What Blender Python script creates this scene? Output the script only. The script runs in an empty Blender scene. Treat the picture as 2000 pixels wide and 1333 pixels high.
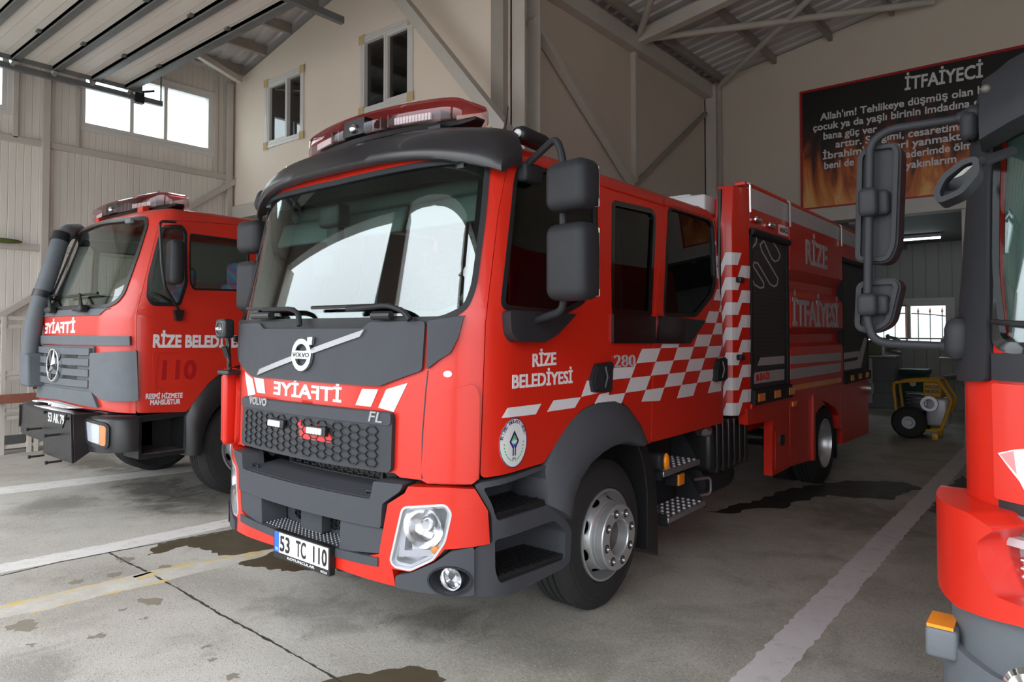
import bpy, bmesh, math, random
from bisect import bisect_left
from mathutils import Vector, Matrix
from mathutils.geometry import tessellate_polygon
random.seed(7)
SC = bpy.context.scene
COL = SC.collection
# ---------------------------------------------------------------- camera
F_PX, YAW, PITCH, HORIZON, CAM_H = 1340.0, math.radians(39.2), math.radians(1.5), 647.0, 1.70
CY = HORIZON - F_PX*math.tan(PITCH)
_fh = Vector((-math.sin(YAW), math.cos(YAW), 0)); RT = Vector((math.cos(YAW), math.sin(YAW), 0)); ZU = Vector((0, 0, 1))
FW = _fh*math.cos(PITCH) + ZU*math.sin(PITCH); UP = -_fh*math.sin(PITCH) + ZU*math.cos(PITCH)
EYE = Vector((0, 0, CAM_H))
cam_d = bpy.data.cameras.new('camera'); cam = bpy.data.objects.new('camera', cam_d); COL.objects.link(cam)
cam_d.sensor_width = 36.0; cam_d.lens = 36.0*F_PX/2000.0
cam_d.shift_y = -(666.5 - CY)/2000.0
cam_d.clip_start = 0.05; cam_d.clip_end = 300
cam.location = EYE; cam.rotation_euler = (math.radians(90)+PITCH, 0, YAW)
SC.camera = cam
def at(u, v, ax, val):
    """point where the sight line through photo pixel (u,v) meets the plane ax=val"""
    d = FW + RT*((u-1000)/F_PX) - UP*((v-CY)/F_PX); i = 'xyz'.index(ax)
    return EYE + d*((val-EYE[i])/d[i])
def proj(p):
    q = p-EYE; w = max(q.dot(FW), 1e-4)
    return 1000+F_PX*q.dot(RT)/w, CY-F_PX*q.dot(UP)/w
# ---------------------------------------------------------------- sky, exposure
W = bpy.data.worlds.new('overcast'); SC.world = W; W.use_nodes = True
_n = W.node_tree.nodes; _l = W.node_tree.links
_tc = _n.new('ShaderNodeTexCoord'); _sx = _n.new('ShaderNodeSeparateXYZ'); _rp = _n.new('ShaderNodeValToRGB')
_l.new(_tc.outputs['Generated'], _sx.inputs[0]); _l.new(_sx.outputs['Z'], _rp.inputs['Fac'])
_rp.color_ramp.elements[0].color = (0.42, 0.46, 0.50, 1); _rp.color_ramp.elements[1].color = (1.0, 1.03, 1.08, 1)
_rp.color_ramp.elements[0].position = 0.0; _rp.color_ramp.elements[1].position = 0.42
_l.new(_rp.outputs['Color'], _n['Background'].inputs['Color']); _n['Background'].inputs['Strength'].default_value = 6.0
SC.view_settings.view_transform = 'Standard'; SC.view_settings.look = 'None'
SC.view_settings.exposure = 0.0; SC.view_settings.gamma = 1.0; SC.view_settings.use_curve_mapping = False
SC.cycles.use_denoising = True; SC.cycles.max_bounces = 10; SC.cycles.diffuse_bounces = 5; SC.cycles.transparent_max_bounces = 16
SC.cycles.sample_clamp_indirect = 8.0
# ---------------------------------------------------------------- materials
class NT:
    def __init__(s, name):
        s.m = bpy.data.materials.new(name); s.m.use_nodes = True
        s.n = s.m.node_tree.nodes; s.l = s.m.node_tree.links; s.b = s.n['Principled BSDF']; s.out = s.n['Material Output']
    def link(s, a, b):
        if hasattr(a, 'is_output'): s.l.new(a, b)
        else: b.default_value = a
    def math(s, op, a, b=0.0, c=0.0, clamp=False):
        q = s.n.new('ShaderNodeMath'); q.operation = op; q.use_clamp = clamp
        for i, k in enumerate((a, b, c)): s.link(k, q.inputs[i])
        return q.outputs[0]
    def pos(s): return s.n.new('ShaderNodeNewGeometry').outputs['Position']
    def obj(s): return s.n.new('ShaderNodeTexCoord').outputs['Object']
    def scale(s, vec, sc, rot=(0, 0, 0)):
        q = s.n.new('ShaderNodeMapping'); s.l.new(vec, q.inputs[0]); q.inputs['Scale'].default_value = sc; q.inputs['Rotation'].default_value = rot
        return q.outputs[0]
    def noise(s, vec, sc, det=4, rough=.55, dist=0.0):
        q = s.n.new('ShaderNodeTexNoise'); s.l.new(vec, q.inputs['Vector']); q.inputs['Scale'].default_value = sc
        q.inputs['Detail'].default_value = det; q.inputs['Roughness'].default_value = rough; q.inputs['Distortion'].default_value = dist
        return q.outputs['Fac']
    def sep(s, vec):
        q = s.n.new('ShaderNodeSeparateXYZ'); s.l.new(vec, q.inputs[0]); return q.outputs
    def ramp(s, fac, stops):
        q = s.n.new('ShaderNodeValToRGB'); s.link(fac, q.inputs[0]); e = q.color_ramp.elements
        while len(e) < len(stops): e.new(.5)
        for k, (p, c) in zip(e, stops): k.position = p; k.color = (*c, 1) if len(c) == 3 else c
        return q.outputs[0]
    def step(s, fac, a, b): return s.ramp(fac, [(a, (0, 0, 0)), (b, (1, 1, 1))])
    def mix(s, f, a, b):
        q = s.n.new('ShaderNodeMix'); q.data_type = 'RGBA'; s.link(f, q.inputs[0])
        for k, i in ((a, 6), (b, 7)):
            if hasattr(k, 'is_output'): s.l.new(k, q.inputs[i])
            else: q.inputs[i].default_value = (*k, 1)
        return q.outputs[2]
    def bump(s, h, st=.3, dist=.01):
        q = s.n.new('ShaderNodeBump'); s.link(h, q.inputs['Height']); q.inputs['Strength'].default_value = st; q.inputs['Distance'].default_value = dist
        s.l.new(q.outputs[0], s.b.inputs['Normal'])
    def set(s, **k):
        for a, b in k.items():
            i = s.b.inputs[a.replace('_', ' ')]
            if hasattr(b, 'is_output'): s.l.new(b, i)
            else: i.default_value = (*b, 1) if isinstance(b, tuple) else b
        return s.m
MATS = {}
def mat(name, col, rough=.5, metal=0.0, var=.12, vs=6.0, coat=0.0, bump=0.0, bs=60.0, spec=.5):
    """plain painted / plastic / metal surface with a slight procedural unevenness"""
    t = NT(name); p = t.obj(); f = t.noise(p, vs, 5)
    lo = tuple(c*(1-var) for c in col); hi = tuple(min(1, c*(1+var)) for c in col)
    t.set(Base_Color=t.mix(f, lo, hi), Metallic=metal, Coat_Weight=coat, Coat_Roughness=.04, Specular_IOR_Level=spec,
          Roughness=t.math('MULTIPLY_ADD', t.noise(p, vs*3, 3), rough*.3, rough*.85))
    if bump: t.bump(t.noise(p, bs, 3), bump, .004)
    MATS[name] = t.m; return t.m
def glass(name, tint=(.85, .92, .9), clear=.9, f0=.06, rough=0.0):
    """thin pane: see-through with a sky reflection that grows towards grazing angles"""
    t = NT(name); n = t.n; t.n.remove(t.b)
    g = n.new('ShaderNodeNewGeometry'); d = n.new('ShaderNodeVectorMath'); d.operation = 'DOT_PRODUCT'
    t.l.new(g.outputs['Incoming'], d.inputs[0]); t.l.new(g.outputs['Normal'], d.inputs[1])
    c = t.math('ABSOLUTE', d.outputs['Value']); k = t.math('POWER', t.math('SUBTRACT', 1.0, c, clamp=True), 5.0)
    fr = t.math('MULTIPLY_ADD', k, 1-f0, f0)
    tr = n.new('ShaderNodeBsdfTransparent'); tr.inputs[0].default_value = (*[x*clear for x in tint], 1)
    gl = n.new('ShaderNodeBsdfGlossy'); gl.inputs['Roughness'].default_value = rough; gl.inputs['Color'].default_value = (.97, .98, 1, 1)
    mx = n.new('ShaderNodeMixShader'); t.l.new(fr, mx.inputs[0]); t.l.new(tr.outputs[0], mx.inputs[1]); t.l.new(gl.outputs[0], mx.inputs[2])
    t.l.new(mx.outputs[0], t.out.inputs[0]); MATS[name] = t.m; return t.m
RED = mat('fire_red_paint', (.56, .020, .009), .30, var=.0, coat=.15, spec=.4)
OLDRED = mat('aged_red_paint', (.56, .026, .013), .38, var=.14, vs=3, coat=.25)
GREY = mat('grey_textured_plastic', (.058, .061, .069), .55, var=.06, bump=.12, bs=400, spec=.14)
OLDGREY = mat('weathered_grey_paint', (.10, .112, .126), .6, var=.18, vs=8, bump=.2, bs=120)
DARK = mat('dark_grey_plastic', (.022, .023, .026), .5, var=.1, bump=.08, bs=300, spec=.2)
BLACK = mat('black_plastic', (.012, .012, .013), .38, var=.15)
GLOSSBLACK = mat('gloss_black_trim', (.006, .006, .007), .1, var=.1, coat=.5)
VISOR = mat('smoked_visor_plastic', (.020, .018, .020), .35, var=.1, coat=.12)
RUBBER = mat('tyre_rubber', (.016, .016, .016), .75, var=.3, vs=14, bump=.15, bs=90)
STEEL = mat('silver_wheel_paint', (.56, .57, .58), .34, .75, var=.08)
CHROME = mat('chrome', (.82, .82, .83), .12, 1.0, var=.03)
ALU = mat('brushed_aluminium', (.50, .51, .53), .34, .9, var=.1, bump=.1, bs=200)
SILVER = mat('silver_panel_paint', (.50, .50, .52), .4, .2, var=.06)
BADGE = mat('satin_badge_metal', (.36, .36, .37), .35, .5, var=.05)
WHITE = mat('white_reflective_film', (.68, .69, .70), .35, var=.04)
AMBER = mat('amber_reflector', (.85, .26, .01), .25, var=.15, coat=.5)
PALE = mat('pale_cab_lining', (.38, .40, .37), .7, var=.08)
LIGHTGREY = mat('pale_interior_plastic', (.16, .185, .18), .7, var=.08)
INTERIOR = mat('dark_interior_plastic', (.035, .037, .04), .7, var=.2)
FABRIC = mat('seat_fabric', (.05, .075, .085), .9, var=.35, vs=30)
NAVY = mat('navy_print', (.012, .015, .09), .4, var=.05)
GREEN = mat('green_print', (.09, .45, .13), .45, var=.05)
BLUE = mat('blue_print', (.02, .13, .60), .45, var=.05)
DEEPRED = mat('dark_red_film', (.38, .010, .010), .4, var=.08)
REDFILM = mat('red_print', (.62, .02, .02), .4, var=.05)
PLATE = mat('plate_white', (.82, .83, .84), .35, var=.03)
YELLOW = mat('yellow_paint', (.62, .33, .02), .45, var=.15)
BRASS = mat('old_iron', (.10, .09, .08), .6, .5, var=.3)
REDLENS = glass('red_lens', (1.0, .42, .44), .85, .04)
PINKLENS = glass('clear_pink_lens', (1.0, .86, .87), .92, .05)
PANE = glass('window_pane', (.92, .97, .95), .92, .045)
DARKPANE = glass('tinted_pane', (.42, .46, .46), .55, .05)
SCREEN = glass('windscreen_glass', (.80, .90, .87), .88, .09)
CLEAR = glass('clear_lens', (.97, .98, 1), .95, .05)
MIRROR = mat('mirror_glass', (.75, .78, .80), .03, 1.0, var=.01)
# ---------------------------------------------------------------- mesh builder
def V(*a): return Vector(a)
def rnd(poly, r, n=4):
    """round the corners of a 2-D polygon"""
    out = []; m = len(poly)
    for i in range(m):
        p = Vector(poly[i][:2]); a = Vector(poly[i-1][:2])-p; b = Vector(poly[(i+1) % m][:2])-p
        rr = poly[i][2] if len(poly[i]) > 2 else r
        k = min(rr, a.length*.45, b.length*.45)
        if k < 1e-5: out.append((p.x, p.y)); continue
        p0 = p+a.normalized()*k; p1 = p+b.normalized()*k
        for j in range(n+1):
            t = j/n; q = p0*(1-t)**2 + p*2*t*(1-t) + p1*t*t; out.append((q.x, q.y))
    return out
def inset(poly, d):
    """shrink (d>0) a 2-D polygon"""
    m = len(poly); ar = sum(poly[i-1][0]*poly[i][1]-poly[i][0]*poly[i-1][1] for i in range(m)); sg = 1 if ar > 0 else -1
    out = []
    for i in range(m):
        p = Vector(poly[i]); a = p-Vector(poly[i-1]); b = Vector(poly[(i+1) % m])-p
        if a.length < 1e-7: a = b
        if b.length < 1e-7: b = a
        na = Vector((-a.y, a.x)).normalized()*sg; nb = Vector((-b.y, b.x)).normalized()*sg
        k = (na+nb); k = k.normalized() if k.length > 1e-6 else na
        c = max(.35, k.dot(na)); q = p+k*(d/c); out.append((q.x, q.y))
    return out
def path(pts, r=.03, n=5):
    """3-D polyline with filleted corners"""
    out = [Vector(pts[0])]
    for i in range(1, len(pts)-1):
        p = Vector(pts[i]); a = Vector(pts[i-1])-p; b = Vector(pts[i+1])-p; k = min(r, a.length*.48, b.length*.48)
        p0 = p+a.normalized()*k; p1 = p+b.normalized()*k
        for j in range(n+1):
            t = j/n; out.append(p0*(1-t)**2+p*2*t*(1-t)+p1*t*t)
    out.append(Vector(pts[-1])); return out
class MB:
    def __init__(s): s.v = []; s.f = []; s.m = []; s.cur = 0
    def add(s, vs, fs, mi=None):
        o = len(s.v); s.v += [tuple(p) for p in vs]; s.f += [tuple(i+o for i in f) for f in fs]
        s.m += ([s.cur]*len(fs) if mi is None else (mi if isinstance(mi, list) else [mi]*len(fs))); return s
    def box(s, x0, x1, y0, y1, z0, z1):
        return s.add([(x, y, z) for x in (x0, x1) for y in (y0, y1) for z in (z0, z1)],
                     [(0, 1, 3, 2), (4, 6, 7, 5), (0, 4, 5, 1), (2, 3, 7, 6), (0, 2, 6, 4), (1, 5, 7, 3)])
    def hexa(s, p):   # 8 corners: bottom ring 4, top ring 4
        return s.add(p, [(0, 3, 2, 1), (4, 5, 6, 7), (0, 1, 5, 4), (1, 2, 6, 5), (2, 3, 7, 6), (3, 0, 4, 7)])
    def bar(s, p0, p1, w, h, up=(0, 0, 1)):
        p0 = Vector(p0); p1 = Vector(p1); d = (p1-p0).normalized(); a = d.cross(Vector(up))
        a = (a if a.length > 1e-5 else Vector((1, 0, 0))).normalized()*(w/2); b = a.cross(d).normalized()*(h/2)
        return s.hexa([p0-a-b, p0+a-b, p0+a+b, p0-a+b, p1-a-b, p1+a-b, p1+a+b, p1-a+b])
    def loft(s, rings, caps=True, closed=True):
        n = len(rings[0]); vs = [p for r in rings for p in r]; fs = []
        for i in range(len(rings)-1):
            for j in range(n if closed else n-1):
                k = (j+1) % n; fs.append((i*n+j, i*n+k, (i+1)*n+k, (i+1)*n+j))
        if caps: fs += [tuple(range(n-1, -1, -1)), tuple((len(rings)-1)*n+j for j in range(n))]
        return s.add(vs, fs)
    def tube(s, pts, r, seg=10, caps=True):
        pts = [Vector(p) for p in pts]; rings = []; ref = None
        for i, p in enumerate(pts):
            d = (pts[min(i+1, len(pts)-1)]-pts[max(i-1, 0)]).normalized()
            if ref is None: ref = d.orthogonal().normalized()
            ref = (ref-d*ref.dot(d)); ref = ref.normalized() if ref.length > 1e-6 else d.orthogonal().normalized()
            b = d.cross(ref); rr = r[i] if isinstance(r, (list, tuple)) else r
            rings.append([p+(ref*math.cos(2*math.pi*k/seg)+b*math.sin(2*math.pi*k/seg))*rr for k in range(seg)])
        return s.loft(rings, caps)
    def cyl(s, p0, p1, r, r1=None, seg=20): return s.tube([p0, p1], [r, r if r1 is None else r1], seg)
    def lathe(s, prof, o, axis, seg=48, closed=False):
        """prof = [(radius, distance along axis)]"""
        o = Vector(o); ax = Vector(axis).normalized(); a = ax.orthogonal().normalized(); b = ax.cross(a)
        rings = [[o+ax*h+(a*math.cos(2*math.pi*k/seg)+b*math.sin(2*math.pi*k/seg))*r for k in range(seg)] for r, h in prof]
        if closed: rings.append(rings[0])
        return s.loft(rings, False)
    def ball(s, c, rx, ry=None, rz=None, nu=16, nv=10):
        ry = ry or rx; rz = rz or rx; c = Vector(c)
        rings = [[c+Vector((rx*math.sin(math.pi*max(.02, min(.98, i/nv)))*math.cos(2*math.pi*k/nu), ry*math.sin(math.pi*max(.02, min(.98, i/nv)))*math.sin(2*math.pi*k/nu), -rz*math.cos(math.pi*i/nv))) for k in range(nu)] for i in range(nv+1)]
        return s.loft(rings, True)
    def rbox(s, c, sx, sy, sz, r, rot=None, n=3):
        """box with rounded vertical and top edges, as lofted rounded rectangles along z; rot = 3x3 matrix"""
        rings = []; r = min(r, sx*.49, sy*.49, sz*.49)
        for k in range(2*(n+1)):
            if k <= n: a = math.pi/2*k/n; z = -sz/2+r-r*math.cos(a); ins = r-r*math.sin(a)
            else: a = math.pi/2*(k-n-1)/n; z = sz/2-r+r*math.sin(a); ins = r-r*math.cos(a)
            ring = []; x0 = sx/2-ins; y0 = sy/2-ins; q = r*.999 - ins if r-ins > 1e-4 else 1e-4; q = max(q, r*.35)
            for cx, cy, a0 in ((1, 1, 0), (-1, 1, 90), (-1, -1, 180), (1, -1, 270)):
                for j in range(n+1):
                    t = math.radians(a0+90*j/n); ring.append(Vector((cx*(x0-q)+q*math.cos(t), cy*(y0-q)+q*math.sin(t), z)))
            rings.append(ring)
        c = Vector(c)
        if rot is not None: rings = [[rot @ p for p in g] for g in rings]
        return s.loft([[c+p for p in g] for g in rings], True)
    def _solid(s, verts2, tris, fn, d0, d1, mats):
        n = len(verts2); edge = {}
        for t in tris:
            for a, b in zip(t, t[1:]+t[:1]):
                k = (min(a, b), max(a, b)); edge[k] = None if k in edge else (a, b)
        vs = [fn(p[0], p[1], d1) for p in verts2]+[fn(p[0], p[1], d0) for p in verts2]
        fs = []; mi = []
        for t in tris: fs.append(tuple(t)); mi.append(mats[0]); fs.append(tuple(i+n for i in reversed(t))); mi.append(mats[1])
        for e in edge.values():
            if e: fs.append((e[1], e[0], e[0]+n, e[1]+n)); mi.append(mats[2])
        return s.add(vs, fs, mi)
    def patch(s, outer, holes, fn, d0, d1, step=(.08, .08), mats=(0, 0, 0)):
        """solid sheet: 2-D outline (with holes) bent over the surface fn(u,v,d), from depth d0 to d1"""
        loops = [[Vector((p[0], p[1], 0)) for p in L] for L in [outer]+list(holes)]
        flat = [p for L in loops for p in L]; bm = bmesh.new(); bv = [bm.verts.new(p) for p in flat]
        for t in tessellate_polygon(loops):
            try: bm.faces.new([bv[i] for i in t])
            except ValueError: pass
        for ax in (0, 1):
            if not step[ax]: continue
            lo = min(p[ax] for p in flat); hi = max(p[ax] for p in flat); k = math.floor(lo/step[ax])+1
            while k*step[ax] < hi-1e-6:
                co = Vector((0, 0, 0)); co[ax] = k*step[ax]; no = Vector((0, 0, 0)); no[ax] = 1
                bmesh.ops.bisect_plane(bm, geom=bm.verts[:]+bm.edges[:]+bm.faces[:], dist=1e-6, plane_co=co, plane_no=no); k += 1
        bmesh.ops.recalc_face_normals(bm, faces=bm.faces[:]); bm.verts.index_update()
        vs = [(v.co.x, v.co.y) for v in bm.verts]; ts = [[v.index for v in f.verts] for f in bm.faces]; bm.free()
        return s._solid(vs, ts, fn, d0, d1, mats)
    def text(s, txt, p0, p1, h, fn, d0=0.0, d1=.002, bold=.0, flip=False, prefix=None, shear=0.0, font=None):
        """lettering on a surface: baseline from p0 to p1 (2-D), cap height h"""
        vs, ts, w = text_geo(txt); b = bold*1.1; w = (w if prefix is None else text_geo(prefix)[2])+2*b
        p0 = Vector(p0[:2]); p1 = Vector(p1[:2]); ex = (p1-p0)/w; L = ex.normalized()
        ey = Vector((-L.y, L.x))*(h/CAPH)
        if flip: ey = -ey
        for i, (dx, dy) in enumerate(((b, b), (0, 0), (2*b, 0), (2*b, 2*b), (0, 2*b)) if b else ((0, 0),)):   # heavier strokes from slightly spread, stepped copies
            q = [p0+ex*(x+dx+shear*y)+ey*(y*(1-2*b/.69)+dy) for x, y in vs]
            s._solid([(p.x, p.y) for p in q], ts, fn, d0-.0003*i, d1-.00025*i, (s.cur, s.cur, s.cur))
        return s
    def build(s, name, mats, parent=None, bevel=0.0, ang=32, seg=2, recalc=True, weld=False, smooth=True):
        me = bpy.data.meshes.new(name)
        me.from_pydata(s.v, [], s.f)
        mats = mats if isinstance(mats, (list, tuple)) else [mats]
        for m in mats: me.materials.append(m)
        me.polygons.foreach_set('material_index', [min(i, len(mats)-1) for i in s.m])
        if recalc or weld:
            bm = bmesh.new(); bm.from_mesh(me)
            if weld: bmesh.ops.remove_doubles(bm, verts=bm.verts[:], dist=1e-5)
            if recalc: bmesh.ops.recalc_face_normals(bm, faces=bm.faces[:])
            bm.to_mesh(me); bm.free()
        if smooth:
            me.polygons.foreach_set('use_smooth', [True]*len(me.polygons)); me.set_sharp_from_angle(angle=math.radians(ang))
        o = bpy.data.objects.new(name, me); COL.objects.link(o)
        if parent is not None: o.parent = parent
        if bevel:
            b = o.modifiers.new('edge', 'BEVEL'); b.width = bevel; b.segments = seg; b.limit_method = 'ANGLE'; b.angle_limit = math.radians(40)
        return o
CAPH = .69
_tg = {}
def text_geo(txt, bold=0.0, font=None):
    k = (txt,)
    if k in _tg: return _tg[k]
    cu = bpy.data.curves.new('lettering', 'FONT'); cu.body = txt; cu.size = 1.0; cu.resolution_u = 3; cu.fill_mode = 'BOTH'
    ob = bpy.data.objects.new('lettering', cu); COL.objects.link(ob)
    me = ob.to_mesh(depsgraph=bpy.context.evaluated_depsgraph_get())
    bm = bmesh.new(); bm.from_mesh(me); bmesh.ops.triangulate(bm, faces=bm.faces[:]); bmesh.ops.remove_doubles(bm, verts=bm.verts[:], dist=1e-5)
    bm.verts.index_update(); vs = [(v.co.x, v.co.y) for v in bm.verts]; ts = [[v.index for v in f.verts] for f in bm.faces]; bm.free()
    ob.to_mesh_clear(); bpy.data.objects.remove(ob); bpy.data.curves.remove(cu)
    x0 = min(p[0] for p in vs); x1 = max(p[0] for p in vs); vs = [(x-x0, y) for x, y in vs]; w = x1-x0
    _tg[k] = (vs, ts, w); return _tg[k]
def thing(name, label, cat, loc=(0, 0, 0), rot=0.0, group=None):
    o = bpy.data.objects.new(name, None); COL.objects.link(o); o.location = loc; o.rotation_euler = (0, 0, rot); o.empty_display_size = .2
    return tag(o, label, cat, group)
def tag(o, label, cat, group=None):
    o['label'] = label; o['category'] = cat
    if group: o['group'] = group
    return o
def struct(o): o['kind'] = 'structure'; return o
def lab(o, s): o['label'] = s; return o
# ---------------------------------------------------------------- wrapped vehicle surface
class Surf:
    """vehicle skin: plan outline (front bow, elliptic corner, straight side, rear) swept up with rake and taper; s = arc length from the front centre"""
    def __init__(s, root, hw, bow, cs, cd, ex, length, rake, taper, zt, rr, rear_r=.1):
        s.root = Vector(root); s.rake = rake; s.taper = taper; s.zt = zt; s.rr = rr; pts = []
        for i in range(30): x = cs*i/30; pts.append((x, bow*(x/cs)**2))
        for i in range(61):
            a = math.pi/2*i/60; t = math.sin(a)**(2/ex); q = math.cos(a)**(2/ex) if a < math.pi/2-1e-9 else 0
            x = cs+(hw-cs)*t; pts.append((x, bow*(x/cs)**2*(1-t)+bow*t*(1+(hw-cs)/cs)+cd*(1-q)))
        y1 = pts[-1][1]; ye = length-rear_r
        for i in range(1, 41): pts.append((hw, y1+(ye-y1)*i/40))
        for i in range(1, 9): a = math.pi/2*i/8; pts.append((hw-rear_r+rear_r*math.cos(a), ye+rear_r*math.sin(a)))
        for i in range(1, 11): pts.append(((hw-rear_r)*(1-i/10), length))
        s.pts = pts; s.sl = [0.0]
        for a, b in zip(pts, pts[1:]): s.sl.append(s.sl[-1]+math.hypot(b[0]-a[0], b[1]-a[1]))
        s.L = s.sl[-1]; s.nr = []; s.corner = s.sl[90]
        for i in range(len(pts)):
            a = pts[max(0, i-1)]; b = pts[min(len(pts)-1, i+1)]; dx = b[0]-a[0]; dy = b[1]-a[1]; l = math.hypot(dx, dy); s.nr.append((dy/l, -dx/l))
        s.nr[0] = (0, -1); s.length = length; s.grid = None
    def plan(s, t):
        t = min(max(t, 0), s.L-1e-6); i = max(1, bisect_left(s.sl, t)); a = s.sl[i-1]; k = (t-a)/(s.sl[i]-a+1e-12)
        (x0, y0), (x1, y1) = s.pts[i-1], s.pts[i]; (p0, q0), (p1, q1) = s.nr[i-1], s.nr[i]
        return x0+(x1-x0)*k, y0+(y1-y0)*k, p0+(p1-p0)*k, q0+(q1-q0)*k
    def P(s, t, z, d=0.0):
        x, y, nx, ny = s.plan(abs(t)); ins = 0.0; zz = z
        if z > s.zt: a = min((z-s.zt)/s.rr, math.pi/2); ins = s.rr*(1-math.cos(a)); zz = s.zt+(s.rr+d)*math.sin(a); d = d*math.cos(a)
        x += nx*(d-ins); y += ny*(d-ins); x *= s.taper(zz); w = max(0, 1-max(y, 0)/1.3); y += s.rake(zz)*w*w*(3-2*w)
        return Vector((x if t >= 0 else -x, y, zz))
    def ysh(s, y, t=1, z=1.3):   # arc length where the straight side has depth y
        return s.corner+(y-s.pts[90][1])
    def q(s, u, v, side=0):
        """(s,z) on the skin under photo pixel (u,v)"""
        if s.grid is None:
            s.grid = []
            for i in range(-60, 61):
                t = s.ysh(s.length)*i/60*.98
                for j in range(30):
                    z = .25+j*.09; p = s.P(t, z)+s.root; n = s.P(t, z, .05)+s.root-p
                    if n.dot(EYE-p) > -.012: s.grid.append((t, z, *proj(p)))
        best = min((g for g in s.grid if side == 0 or g[0]*side >= 0), key=lambda g: (g[2]-u)**2+(g[3]-v)**2); t, z = best[:2]
        for _ in range(25):
            a, b = proj(s.P(t, z)+s.root); e = 1e-4; a1, b1 = proj(s.P(t+e, z)+s.root); a2, b2 = proj(s.P(t, z+e)+s.root)
            j11 = (a1-a)/e; j12 = (a2-a)/e; j21 = (b1-b)/e; j22 = (b2-b)/e; det = j11*j22-j12*j21
            if abs(det) < 1e-6: break
            du = u-a; dv = v-b
            if abs(du)+abs(dv) < .02: break
            ds = (j22*du-j12*dv)/det; dz = (-j21*du+j11*dv)/det; k = min(1, .08/max(abs(ds), abs(dz), 1e-9)); t += ds*k; z += dz*k
        return (t, z)
    def Q(s, pts, side=0): return [s.q(*p, side=side) if len(p) == 2 else (*s.q(p[0], p[1], side=side), p[2]) for p in pts]
# ================================================================ SETTING
def concrete(name, stains=()):
    t = NT(name); p = t.pos()
    big = t.noise(p, .55, 6, .6, .6); mid = t.noise(p, 2.3, 8, .65, .3); fine = t.noise(p, 34, 5, .7); grit = t.noise(p, 160, 3, .6)
    c = t.ramp(big, [(.30, (.30, .285, .245)), (.48, (.42, .40, .355)), (.66, (.52, .505, .465))])
    c = t.mix(t.math('MULTIPLY', t.step(mid, .52, .72), .50), c, (.24, .22, .175))
    c = t.mix(t.math('MULTIPLY', t.step(t.noise(p, 5.5, 6, .7, 1.0), .60, .70), .35), c, (.17, .16, .13))
    x = t.sep(p)[0]   # the middle bay is a darker and mossier slab
    m = t.step(t.math('MULTIPLY_ADD', t.noise(p, 1.1, 5), 1.6, x), -3.9/1, -2.2)
    m2 = t.math('MULTIPLY', t.step(t.math('MULTIPLY_ADD', t.noise(p, 1.1, 5), .16, t.math('MULTIPLY_ADD', x, .1, .5)), .22, .36), .36)
    c = t.mix(m2, c, t.mix(t.step(mid, .4, .62), (.24, .23, .185), (.165, .16, .115)))
    c = t.mix(t.math('MULTIPLY', t.step(fine, .45, .75), .28), c, (.60, .58, .53))
    c = t.mix(t.math('MULTIPLY', t.step(grit, .56, .66), .55), c, (.12, .11, .09))
    xy = t.sep(p)
    for cx, cy, rx, ry, k in stains:   # soft old oil and dirt marks, each with its own outline
        dx = t.math('MULTIPLY', t.math('SUBTRACT', xy[0], cx), 1/rx); dy = t.math('MULTIPLY', t.math('SUBTRACT', xy[1], cy), 1/ry)
        e = t.math('SQRT', t.math('ADD', t.math('MULTIPLY', dx, dx), t.math('MULTIPLY', dy, dy)))
        e = t.math('ADD', e, t.math('MULTIPLY', t.math('SUBTRACT', t.noise(p, 3.2, 8, .7, .8), .5), 2.4))
        c = t.mix(t.math('MULTIPLY', t.math('SUBTRACT', 1.0, t.step(e, .35, 1.0)), k), c, (.055, .052, .044))
    gm = t.math('MULTIPLY', t.step(t.math('MULTIPLY_ADD', x, .1, .5), .18, .32), t.step(t.noise(p, 1.6, 6, .65, .5), .48, .64))
    c = t.mix(t.math('MULTIPLY', gm, .32), c, (.075, .082, .038))
    sp = t.noise(p, 75, 2, .5); c = t.mix(t.math('MULTIPLY', t.step(sp, .60, .68), .55), c, (.09, .085, .07)); c = t.mix(t.math('MULTIPLY', t.math('SUBTRACT', 1.0, t.step(sp, .31, .40)), .35), c, (.62, .60, .55))
    t.bump(t.math('ADD', t.math('MULTIPLY', fine, .8), grit), .4, .008)
    return t.set(Base_Color=c, Roughness=t.math('MULTIPLY_ADD', mid, .3, .55))
def worn_paint(name, col, bare, lo=.42, hi=.60, sc=9):
    t = NT(name); p = t.pos(); k = t.step(t.math('ADD', t.math('MULTIPLY', t.noise(p, sc, 8, .75), .75), t.math('MULTIPLY', t.noise(p, sc*9, 3), .25)), lo, hi)
    return t.set(Base_Color=t.mix(k, t.mix(t.noise(p, 3, 4), col, tuple(x*.8 for x in col)), bare), Roughness=.7)
def wetmat(name, c1, c2, rough=.16):
    t = NT(name); p = t.pos(); f = t.noise(p, 9, 6, .7)
    t.bump(t.noise(p, 40, 3), .06, .004)
    return t.set(Base_Color=t.mix(f, c1, c2), Roughness=t.math('MULTIPLY_ADD', t.noise(p, 6, 5), .35, rough))
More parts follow.
